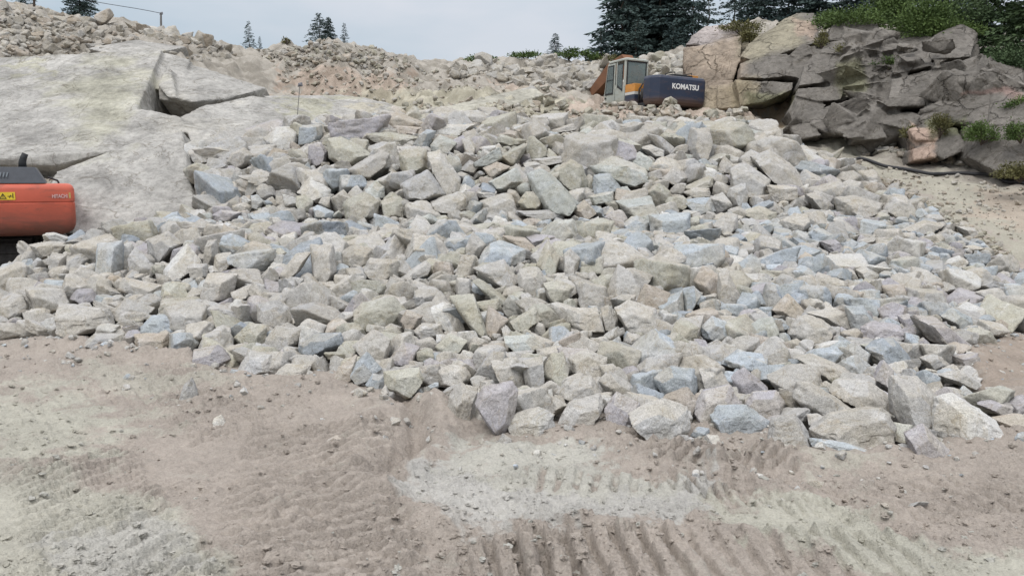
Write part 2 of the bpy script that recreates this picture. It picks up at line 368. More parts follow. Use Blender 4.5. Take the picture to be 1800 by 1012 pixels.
# pit floor relief: lumps, ruts pressed by tracks, a turned furrow
fm = (1-sstep(.25, .8, gz_))*near*(pm < .3)
lump = n2(gx_, gy_, 1.1, 4, 21)*.035+n2(gx_, gy_, 6, 4, 22, .6)*.016
rough_zone = sstep(-.15, .35, n2(gx_, gy_, .8, 3, 30))
lump = lump+rough_zone*np.maximum(n2(gx_, gy_, 10, 4, 31, .65), -.2)*.034+n2(gx_, gy_, 22, 3, 36, .6)*.010
gz_ = gz_+fm*lump*sstep(1.5, 3, np.hypot(gx_, gy_))
gz_ = gz_+np.where((pm > -.45) & (pm < .25), np.exp(-((pm+.08)/.16)**2)*(.035+.06*np.maximum(n2(gx_, gy_, 2.5, 4, 91, .6), -.4)), 0)*(1-sstep(.6,1.2,gz_))
def floor(px, py):
    P = []
    for a, b in zip(px, py):
        yy = CAMH*FPX/max(b-310, 1); P.append(unproj(a, b, brent(a, b)))
    return np.array(P)
def brent(a, b):
    d = 4.0
    bb = (CY-b)/FPX; return CAMH*(ct+bb*st)/(st-bb*ct)
STAIN = []
def rut(p0, p1, width, pitch, amp, skew=0, seed=0, sink=.02, stain=0):
    global gz_
    a = unproj(*p0, brent(*p0)); c = unproj(*p1, brent(*p1)); d = (c-a)[:2]; ln = np.hypot(*d); d = d/ln
    s = (gx_-a[0])*d[0]+(gy_-a[1])*d[1]; l = -(gx_-a[0])*d[1]+(gy_-a[1])*d[0]
    k = np.where((s > -.3) & (s < ln+.3) & (np.abs(l) < width*.7))[0]
    s = s[k]; l = l[k]; wob = n2(gx_[k], gy_[k], 2.0, 3, 40+seed)*.55
    e = (1-sstep(width*.42, width*.52, np.abs(l+wob*.05)))*sstep(-.2, .1, s)*(1-sstep(ln-.1, ln+.2, s))
    ph = (s+skew*l)/pitch+wob*.32; q = np.abs((ph % 1)-.5)*2
    keep = sstep(-.45, .1, n2(gx_[k], gy_[k], 1.7, 3, 50+seed))
    gz_[k] += e*((.45+.55*keep)*1.55*amp*(1+.5*n2(gx_[k], gy_[k], 12, 3, 55))*sstep(.30, .50, q)-sink)
    if stain: STAIN.append((k, stain*e*(1-sstep(.25,.5,q))*sstep(-.3,.2,n2(gx_[k], gy_[k], 5, 3, 57))))
rut((560,1060),(560,750), 1.25, .135, .042, .22, 1)
rut((840,1000),(1640,985), .75, .145, .055, .06, 2)
rut((930,850),(1330,842), .42, .135, .022, -.25, 3, .02, .9)
rut((1150,800),(1390,812), .45, .12, .042, -.75, 4)
rut((1180,850),(1420,900), .35, .11, .040, .8, 5)
rut((250,1080),(120,800), .9, .13, .030, .5, 6)
rut((1440,890),(1900,860), .6, .14, .032, .5, 7)
rut((420,760),(300,650), .8, .14, .026, .2, 8)
rut((860,1010),(1000,900), .5, .15, .03, .1, 9)
rut((-60,720),(300,690), .6, .14, .014, .3, 10)
def ridge(pts, wd, amp):
    global gz_
    P = [unproj(a, b, brent(a, b)) for a, b in pts]; D = np.full(len(gx_), 9.)
    k = np.where((gy_ > 2.5) & (gy_ < 11) & (np.abs(gx_) < 7))[0]; D = np.full(len(k), 9.)
    for p, q in zip(P, P[1:]):
        dx, dy = (q-p)[:2]; t = np.clip(((gx_[k]-p[0])*dx+(gy_[k]-p[1])*dy)/(dx*dx+dy*dy), 0, 1)
        D = np.minimum(D, np.hypot(gx_[k]-p[0]-t*dx, gy_[k]-p[1]-t*dy))
    nn = 1+.6*n2(gx_[k], gy_[k], 4, 3, 77)
    gz_[k] += amp*nn*np.exp(-(D/wd)**2)
ridge([(590,700),(640,730),(650,780),(640,840),(660,880),(720,905),(780,930)], .16, .07)
ridge([(700,690),(735,730),(730,780),(690,820)], .10, -.10)
ridge([(770,705),(790,740),(760,790),(720,830)], .13, .08)
ridge([(1000,770),(1100,790),(1220,800),(1330,850),(1450,900),(1560,905)], .12, .045)
ridge([(880,930),(1000,925),(1130,940),(1300,950),(1450,985)], .10, .05)
ridge([(1340,800),(1480,815),(1640,830),(1800,810)], .10, .04)
ridge([(0,620),(120,615),(260,628),(330,640)], .14, .06)
# colours of the bare ground: brown mud, grey-green rock dust trodden in, rusty and ochre banks above
MUD = np.array((.335,.294,.254)); DUST = np.array((.405,.392,.33)); GREYD = np.array((.415,.402,.372)); HILLC = np.array((.31,.285,.245)); RUST = np.array((.335,.265,.21)); OCHRE = np.array((.385,.36,.275)); PINK = np.array((.39,.315,.255))
col = np.tile(MUD, (len(gx_),1))
kf = np.where(near & (gy_ > 1))[0]; px, py, _ = proj(np.stack([gx_[kf], gy_[kf], np.maximum(T(gx_[kf], gy_[kf]), 0)], 1))
wx = n2(gx_[kf], gy_[kf], 1.6, 5, 61, .6)*46+n2(gx_[kf], gy_[kf], 7, 5, 63, .65)*26; wy = (n2(gx_[kf], gy_[kf], 1.6, 5, 62, .6)*26+n2(gx_[kf], gy_[kf], 7, 5, 64, .65)*15)*np.clip((py-310)/400, .12, 1.2)
def patch(poly, c, soft=12, amt=1.0):
    m = sstep(-soft, soft, polydist(px+wx, py+wy, poly))*amt
    col[kf] = col[kf]*(1-m[:,None])+np.array(c)*m[:,None]
hl = ((hill/RF)[kf]*near[kf])[:,None]; col[kf] = col[kf]*(1-hl)+HILLC*hl
patch([(-300,690),(120,690),(210,740),(330,740),(200,770),(90,800),(-50,800),(-300,850)], DUST, 16, .9)
patch([(-300,800),(150,830),(280,880),(330,920),(380,1012),(400,1300),(-400,1300)], DUST, 22, .85)
patch([(60,980),(250,920),(330,930),(350,1030),(200,1080)], GREYD, 20, .7)
patch([(150,640),(330,645),(440,672),(260,705),(160,690)], DUST, 10, .6)
patch([(700,840),(790,790),(900,780),(1050,800),(1180,830),(1290,850),(1260,905),(1180,930),(1080,920),(960,935),(860,900),(800,890)], GREYD, 8, .95)
patch([(770,800),(900,770),(1000,790),(1250,840),(1200,870),(900,850)], DUST, 14, .55)
patch([(1240,890),(1400,895),(1600,930),(1800,975),(1950,1010),(1950,1080),(1500,1030),(1350,960)], DUST, 12, .95)
patch([(1400,810),(1520,815),(1600,840),(1500,850),(1420,835)], DUST, 10, .6)
patch([(690,840),(790,870),(900,925),(860,940),(770,905)], GREYD, 8, .7)
# upper slopes
patch([(500,120),(700,130),(720,180),(600,190),(510,170)], RUST, 5, .8)
patch([(880,135),(1000,140),(1010,170),(880,165)], PINK, 5, .7)
patch([(620,165),(760,160),(900,165),(1010,180),(1010,215),(700,205)], OCHRE, 5, .75)
patch([(1020,185),(1280,195),(1330,230),(1200,245),(1080,230),(1000,205)], PINK, 6, .8)
patch([(1330,200),(1420,240),(1560,285),(1800,335),(1950,360),(1950,470),(1800,465),(1700,395),(1600,335),(1450,270),(1330,230)], (.345,.325,.265), 6, .95)
patch([(1690,330),(1830,340),(1830,420),(1740,380)], PINK, 8, .6)
patch([(1320,185),(1420,185),(1420,235),(1350,225)], (.33,.25,.17), 5, .8)
patch([(1690,600),(1950,600),(1950,700),(1740,690)], (.30,.25,.205), 8, .9)
patch([(-200,240),(0,250),(130,285),(60,320),(-200,330)], (.37,.30,.22), 5, .8)
for k_, m_ in STAIN: col[k_] = col[k_]*(1-m_[:,None])+MUD*.95*m_[:,None]
vb = (hill[kf]*near[kf])*np.clip(n2(gx_[kf], gy_[kf], 2.4, 5, 95, .65)*1.3, -.75, .6); col[kf] = col[kf]*(1+.30*vb[:,None]*np.array((1,1.03,1.1)))
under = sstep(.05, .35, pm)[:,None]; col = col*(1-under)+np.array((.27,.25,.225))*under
nr, na = len(rr), len(th); I = np.arange(nr*na).reshape(nr, na); J = np.roll(I, -1, 1)
F = np.stack([I[:-1], I[1:], J[1:], J[:-1]], -1).reshape(-1,4)
V = np.stack([gx_, gy_, gz_], 1)
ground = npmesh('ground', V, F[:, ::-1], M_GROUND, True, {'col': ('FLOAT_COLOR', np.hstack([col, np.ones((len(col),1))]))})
tag(ground, kind='structure')
GXY = None
def G(x, y):
    "height of the finished ground sheet (nearest vertex on the polar grid)"
    x = np.atleast_1d(np.asarray(x, float)); y = np.atleast_1d(np.asarray(y, float)); r = np.hypot(x, y); a = np.arctan2(x, y)
    i = np.clip(np.searchsorted(rr, r), 0, nr-1); j = np.clip(np.round((a+38*PI/180)/(76*PI/180)*639).astype(int), 0, 639)
    return gz_.reshape(nr, na)[i, j]
# ------------------------------------------------------------------ bedrock outcrop (left) and old quarry face (right): blocks fused into one rock body
def outcrop(name, blocks, voxel, mat, colfn, amp, shrink=.97, extra=(), sharp=32):
    mb = MB()
    for front, back in blocks:
        P = np.array([unproj(*p) for p in front]); c = P.mean(0); P = c+(P-c)*shrink
        n = P+np.array(back); mb.hull([tuple(p) for p in np.vstack([P, n])])
    for pts in extra: mb.hull([tuple(p) for p in pts])
    bmesh.ops.recalc_face_normals(mb.bm, faces=mb.bm.faces)
    me = bpy.data.meshes.new(name); mb.bm.to_mesh(me); mb.bm.free()
    o = bpy.data.objects.new(name, me); COL.objects.link(o)
    r = o.modifiers.new('r', 'REMESH'); r.mode = 'VOXEL'; r.voxel_size = voxel
    ev = o.evaluated_get(bpy.context.evaluated_depsgraph_get()); m2 = bpy.data.meshes.new_from_object(ev)
    bpy.data.objects.remove(o)
    nv = len(m2.vertices); V = np.zeros(nv*3, np.float32); m2.vertices.foreach_get('co', V); V = V.reshape(-1,3).astype(float)
    Nn = np.zeros(nv*3, np.float32); m2.vertices.foreach_get('normal', Nn); Nn = Nn.reshape(-1,3)
    F = np.zeros(len(m2.loops), np.int32); m2.loops.foreach_get('vertex_index', F); F = F.reshape(-1,4)
    S = V*np.array((1,1,1.0))
    # stepped (fractured) relief: quantised noise gives flat facets with small breaks between them
    a = fbm(S*.6, 3, 5); q = a*5; qf = np.floor(q)+sstep(.44, .56, q-np.floor(q)); d = (qf/5)*.9*amp[0]
    d = d+fbm(S*2.6, 4, 6)*amp[1]+fbm(S*9, 3, 7)*amp[2]
    V = V+Nn*d[:,None]
    ob = npmesh(name, V, F, mat, True, {'col': ('FLOAT_COLOR', np.hstack([colfn(V), np.ones((nv,1))]))})
    ob.data.set_sharp_from_angle(angle=math.radians(sharp))
    return ob
def zone_colour(V, base, zones, wob=22):
    px, py, _ = proj(V); c = np.tile(np.array(base, float), (len(V),1))
    wx = fbm(V*1.1, 5, 71, .6)*wob; wy = fbm(V*1.1, 5, 72, .6)*wob
    for poly, cc, soft, amt in zones:
        m = sstep(-soft, soft, polydist(px+wx, py+wy, poly))*amt; c = c*(1-m[:,None])+np.array(cc)*m[:,None]
    return c
bk = (0, 3.2, -1.6)
slab_blocks = [
 ([(95,300,19.2),(210,258,20.2),(322,226,20.8),(335,280,20),(352,330,19.2),(347,378,17.9),(130,414,16.9),(40,405,17.1)], bk),
 ([(-160,293,20.2),(0,284,20.4),(95,296,20.6),(215,267,21.0),(232,200,23.2),(243,150,25.4),(262,112,27.2),(290,85,28.6),(200,88,28.4),(100,96,28),(0,105,27.6),(-160,112,27.4)], bk),
 ([(205,268,21.0),(329,231,22.4),(318,205,23.2),(232,190,23.5)], bk),
 ([(272,128,27.0),(287,90,28.9),(335,103,28.8),(326,150,26.9),(308,178,25.4),(280,176,25.5)], bk),
 ([(276,150,25.9),(290,118,27.2),(300,120,27),(310,172,25.0),(296,172,25.0)], (0,2,-.5)),
 ([(312,205,23.4),(352,186,24.6),(442,168,26.2),(530,180,27),(600,191,27.5),(700,205,27.4),(690,224,25.8),(540,240,23.6),(470,262,22.0),(400,272,21.4),(345,290,20.7),(322,226,22.5)], bk),
 ([(302,128,27.6),(335,112,28.8),(400,135,28.5),(470,155,28),(440,163,26.9),(395,175,26),(340,180,25.2),(308,174,25.2)], bk),
 ([(455,168,27),(600,166,29),(720,188,27.6),(620,217,25.5),(500,184,26.6)], bk),
 ([(700,210,24.8),(745,196,25.5),(870,166,27.4),(940,151,28.1),(960,166,27.4),(862,197,25.6),(760,208,24.9)], (0,2.5,-1.2)),
 ([(890,172,27.2),(915,161,27.7),(948,186,26.5),(905,192,26.3)], (0,2,-1)),
 ([(150,85,30),(240,70,31),(330,82,31),(280,92,29.4),(190,95,29)], (0,2,-1)),
]
PALE = (.312,.302,.280); YEL = (.312,.302,.235)
def slabcol(V): return zone_colour(V, PALE, [([(180,120),(250,140),(300,230),(420,230),(330,180),(255,110)], (.40,.38,.335), 20, .5),
    ([(90,140),(230,105),(262,120),(235,170),(220,235),(150,252),(115,215)], YEL, 34, .75), ([(-100,100),(70,105),(60,125),(-100,130)], YEL, 8, .8),
    ([(500,185),(600,185),(600,222),(500,222)], YEL, 8, .8), ([(690,150),(980,140),(980,205),(690,215)], (.36,.345,.28), 8, .7), ([(610,160),(740,150),(740,180),(640,190)], (.38,.35,.275), 6, .7)], 40)
slab = outcrop('bedrock_outcrop', slab_blocks, .045, M_SLAB, slabcol, (.045,.018,.008), .968, (), 22); tag(slab, kind='structure')
DK = (.150,.138,.122)
bk = (.5, 2.4, -.3)
cl = [
 [(1202,80,29.5),(1212,62,30.2),(1240,45,30.7),(1315,42,30.5),(1300,62,29.8),(1250,77,29.2)],
 [(1199,84,29.2),(1247,78,28.9),(1306,60,29.3),(1304,100,28.4),(1290,141,27.8),(1240,151,28),(1203,141,28.5)],
 [(1203,141,28.4),(1290,141,27.6),(1285,190,26.9),(1240,194,27.2),(1208,194,27.7)], [(1262,150,27.1),(1300,145,26.9),(1298,190,26.4),(1262,192,26.7)],
 [(1300,101,27.6),(1315,75,28.4),(1345,55,28.8),(1390,30,29),(1432,32,28.6),(1443,60,27.4),(1441,74,27.0),(1385,91,26.6),(1330,111,26.8)],
 [(1362,42,29),(1400,21,29.6),(1432,22,29.2),(1442,36,28.6)],
 [(1300,112,26.8),(1330,97,26.8),(1385,93,26.3),(1396,110,25.7),(1376,136,25.6),(1345,139,25.7),(1300,137,26.3)], [(1389,93,26.2),(1438,78,26.3),(1425,110,25.6),(1403,138,25.3),(1378,134,25.5)],
 [(1290,139,26.2),(1398,143,25.0),(1396,158,24.9),(1350,178,25.1),(1300,187,25.8)],
 [(1411,113,25.2),(1432,90,25.8),(1490,100,25.2),(1493,141,24.3),(1402,152,24.4)], [(1400,154,24.3),(1491,147,24.0),(1481,176,23.7),(1440,179,23.8),(1397,169,24.1)],
 [(1395,171,24.2),(1455,183,23.8),(1440,200,23.5),(1425,216,23.4),(1400,223,23.7),(1382,196,24.3)], [(1440,195,23.5),(1480,179,23.4),(1493,200,23.1),(1489,236,22.6),(1450,233,22.8),(1425,219,23.2)],
 [(1388,220,23.7),(1425,219,23.3),(1446,238,22.8),(1400,246,23.1)], [(1458,50,27.2),(1475,36,27.8),(1540,30,27.6),(1546,55,26.6),(1500,70,26.3),(1455,73,26.5)],
 [(1450,75,26.2),(1500,71,26),(1546,60,26),(1541,96,25),(1495,98,25),(1440,92,25.6)], [(1496,101,24.8),(1546,98,24.6),(1541,141,23.8),(1520,170,23.4),(1495,165,23.6)],
 [(1648,62,25),(1690,47,25.2),(1716,60,24.8),(1711,101,23.6),(1640,105,23.6),(1608,85,24.4)], [(1575,95,24.4),(1640,86,24.2),(1640,116,23.3),(1568,131,23.4)],
 [(1563,135,23.2),(1646,120,23.0),(1656,166,22.2),(1560,173,22.5)], [(1640,107,23.4),(1711,105,23.1),(1700,131,22.5),(1660,161,22.1),(1640,141,22.6)],
 [(1538,176,22.5),(1642,168,22.1),(1631,184,22.0),(1560,189,22.3)], [(1544,198,22.7),(1600,196,22.4),(1625,207,21.8),(1600,229,21.6),(1540,216,22.2)],
 [(1618,209,21.4),(1660,170,21.9),(1673,180,21.5),(1651,226,20.9),(1620,231,21.2)], [(1670,166,21.8),(1740,160,21),(1745,195,20.6),(1735,222,20.1),(1670,213,21)],
 [(1745,163,20.9),(1860,160,19.6),(1860,218,18.8),(1740,222,19.9)], [(1700,115,22.5),(1746,125,22),(1751,156,21.4),(1690,161,21.8)],
 [(1751,140,21.4),(1860,140,20.2),(1860,163,19.6),(1752,162,21)], [(1600,232,21.4),(1680,226,20.8),(1701,262,20.0),(1660,280,20.1),(1608,258,21)],
 [(1491,200,23),(1541,201,22.5),(1561,243,21.8),(1500,249,22.1)], [(1700,222,20.5),(1800,220,19.3),(1840,310,18.2),(1760,308,18.7),(1698,276,19.7)],
 [(1720,108,23.5),(1800,118,22.5),(1860,130,21.5),(1860,150,20.8),(1740,140,22)], [(1800,220,19.0),(1960,225,17.4),(1960,345,16.8),(1820,318,18.2)], [(1850,120,21),(1990,110,19.5),(1990,230,17.8),(1850,225,18.8)],
 [(1597,228,21.2),(1622,219,21.2),(1662,236,20.7),(1650,247,20.6),(1610,246,20.9)], [(1604,262,20.7),(1636,254,20.6),(1648,276,20.2),(1606,282,20.5)],
 [(1546,58,26.4),(1600,50,26.4),(1640,70,25.2),(1600,92,24.9),(1545,95,25.2)], [(1540,100,24.9),(1600,92,24.6),(1585,130,23.7),(1545,140,23.9)], [(1525,145,23.8),(1562,135,23.5),(1558,195,22.7),(1500,205,23.1),(1505,170,23.5)],
]
blocks = [(b, bk) for b in cl]
B2 = (.8, 4.5, -.5)
blocks += [([(1203,75,30.6),(1300,62,30.4),(1310,190,27.9),(1206,192,28.7)], B2), ([(1300,70,30.2),(1440,50,29.4),(1445,120,27.6),(1395,128,27.2),(1300,135,27.6)], B2),
 ([(1300,130,29.2),(1410,130,28.2),(1410,235,27.2),(1300,215,28.2)], B2), ([(1400,120,27.2),(1440,55,28.6),(1560,50,27.6),(1580,240,23.2),(1400,238,24.6)], B2),
 ([(1540,60,27),(1720,65,25.6),(1720,280,20.7),(1550,245,22.9)], B2), ([(1700,120,24),(2000,125,20.8),(2000,350,17.6),(1700,285,20.6)], B2)]
extra = []
crg = np.random.default_rng(3)
for k in range(150):                                               # broken, loose-jointed rock between the big blocks
    if k < 90: px_, py_ = crg.uniform(1495,1570), crg.uniform(75,235); d0 = np.interp(py_, [70,240], [25.5,22.0])
    elif k < 120: px_, py_ = crg.uniform(1690,1800), crg.uniform(115,160); d0 = np.interp(py_, [110,160], [23.0,21.3])-(px_-1690)*.008
    else: px_, py_ = crg.uniform(1400,1680), crg.uniform(70,240); d0 = np.interp(px_, [1400,1680], [25.3,22.0])-(py_-150)*.014
    c = unproj(px_, py_, d0+.1); s = crg.uniform(.14,.42)
    extra.append(c+crg.normal(size=(9,3))*s*np.array((1,.8,.7)))
def cliffcol(V): return zone_colour(V, DK, [
    ([(1190,30),(1330,35),(1310,110),(1300,200),(1190,200)], (.285,.235,.185), 14, 1.0), ([(1200,40),(1320,35),(1310,58),(1250,78),(1205,85)], (.31,.28,.27), 8, .85),
    ([(1205,160),(1300,150),(1300,200),(1205,200)], (.33,.28,.20), 8, .7), ([(1305,60),(1400,20),(1432,35),(1400,75),(1340,105),(1300,100)], (.27,.245,.18), 14, .9),
    ([(1395,30),(1440,35),(1440,60),(1400,60)], (.31,.24,.19), 6, .8), ([(1285,140),(1330,145),(1320,190),(1285,190)], (.30,.255,.175), 8, .8), ([(1310,160),(1395,162),(1390,185),(1310,190)], (.19,.185,.115), 6, .8),
    ([(1595,215),(1665,230),(1650,250),(1600,248)], (.40,.30,.24), 4, 1), ([(1600,255),(1650,250),(1650,290),(1600,290)], (.40,.30,.24), 5, .9), ([(1690,165),(1800,158),(1800,172),(1690,172)], (.24,.16,.14), 4, .6),
    ([(1480,110),(1520,105),(1520,160),(1480,160)], (.16,.16,.09), 8, .6), ([(1630,210),(1700,200),(1700,240),(1640,240)], (.15,.16,.08), 8, .6)], 10)
cliff = outcrop('cliff', blocks, .032, M_CLIFF, cliffcol, (.085,.012,.006), .965, extra, 24); tag(cliff, kind='structure')
# ------------------------------------------------------------------ boulders
ROCKC = {'beige':(.46,.425,.37),'grey':(.42,.405,.385),'blue':(.385,.425,.46),'purple':(.385,.36,.385),'olive':(.435,.415,.305),'tan':(.45,.36,.265),'green':(.43,.46,.415),'pale':(.54,.525,.49),'dblue':(.30,.335,.375)}
_gm = np.array((.43,.427,.424)); ROCKC = {k: np.array(v)*((.66 if k == 'purple' else .80) if k in ('blue','dblue','purple') else .46)+_gm*((.34 if k == 'purple' else .20) if k in ('blue','dblue','purple') else .54)*np.mean(v)/.425 for k, v in ROCKC.items()}; ROCKC = {k: v*.92 for k, v in ROCKC.items()}
WORD = {'beige':'beige','grey':'grey','blue':'blue-grey','purple':'purple-grey','olive':'olive-tinged','tan':'tan','green':'greenish-grey','pale':'whitish','dblue':'dark blue-grey'}
def ico(level):
    bm = bmesh.new(); bmesh.ops.create_icosphere(bm, subdivisions=level, radius=1)
    bm.verts.ensure_lookup_table(); V = np.array([v.co[:] for v in bm.verts]); F = np.array([[v.index for v in f.verts] for f in bm.faces]); bm.free()
    return V/np.linalg.norm(V, axis=1)[:,None], F
ICO = {k: ico(k) for k in (3,4,5,6)}
def hull_planes(P):
    bm = bmesh.new(); vs = [bm.verts.new(p) for p in P]; bmesh.ops.convex_hull(bm, input=vs)
    bm.normal_update(); out = []
    for f in bm.faces:
        n = f.normal; d = n.dot(f.verts[0].co)
        if d < 0: n = -n; d = -d
        if f.calc_area() > 1e-5: out.append((n.x,n.y,n.z,max(d,.05)))
    bm.free(); return np.array(out)
def star(planes, level, p=34, seed=0, rough=1.0):
    U_, F = ICO[level]; N_ = planes[:,:3]; D = planes[:,3]
    q = np.maximum(U_@N_.T/D, 0); m = q.max(1)
    r = 1/(m*(((q/m[:,None])**p).sum(1))**(1/p))
    r = r*(1+rough*(.045*fbm(U_*1.9+seed*3.1,3,seed%97)+.016*fbm(U_*7+seed,3,seed%89)))
    # small chipped corners and flaked patches
    c = vnoise(U_*3.1+seed*1.7, 11); r = r*(1-.05*rough*sstep(.35,.5,c))
    tr = np.random.default_rng(seed+500).random(len(N_)); 
    # planes that nearly coincide share one tone
    for i in range(len(N_)):
        for j in range(i):
            if N_[i]@N_[j] > .93: tr[i] = tr[j]; break
    return U_*r[:,None], F, tr[q.argmax(1)]
def rand_planes(cls, s):
    g = np.random.default_rng(s)
    if cls == 'round': k = 20; n = g.normal(size=(k,3)); d = g.uniform(.8,1,k)
    elif cls == 'angular':
        k = 11; n = g.normal(size=(k,3)); d = g.uniform(.55,.95,k)
    else:
        n = np.array([(1,0,0),(-1,0,0),(0,1,0),(0,-1,0),(0,0,1),(0,0,-1)], float)+g.normal(size=(6,3))*.17; d = g.uniform(.72,.95,6)
        k = g.integers(3,7); c = g.choice([-1,1], size=(k,3))*g.uniform(.35,1,(k,3)); n = np.vstack([n,c]); d = np.append(d, g.uniform(.82,1.15,k))
        if cls == 'wedge': n = np.vstack([n, [(.75*g.choice([-1,1]),.2,.75)]]); d = np.append(d, .35)
    if cls in ('angular', 'round'):
        ax = np.array([(1,0,0),(-1,0,0),(0,1,0),(0,-1,0),(0,0,1),(0,0,-1)], float)+g.normal(size=(6,3))*.15; n = np.vstack([n, ax]); d = np.append(d, g.uniform(.8,1.0,6))
    n = n/np.linalg.norm(n, axis=1)[:,None]
    P = np.hstack([n, d[:,None]])
    sc = {'slab':(1.15,.9,.42),'block':(1,.85,.75),'wedge':(1.1,.85,.75),'angular':(1,.9,.8),'round':(1,.9,.75),'long':(1.5,.62,.55)}[cls]
    return P, np.array(sc)
PROTO = []
for i, cls in enumerate(['block']*14+['angular']*14+['wedge']*10+['slab']*8+['round']*4+['long']*4):
    P, sc_ = rand_planes(cls, 100+i); PROTO.append(dict(cls=cls, planes=P, sc=sc_, seed=100+i, mesh=None))
    for lv in (3,4,5):
        V, F, t = star(P, lv, 90 if cls != 'round' else 16, 100+i); PROTO[-1][lv] = (V*sc_, F, t)
FR = {'A':(300,200,4.4975),'B':(700,200,4.4975),'C':(1000,200,4.4975),'D':(0,340,2.977),'E':(600,340,2.977),'F':(1200,340,2.977),'G':(0,600,2.),'H':(900,600,2.),'T':(600,0,2.977)}
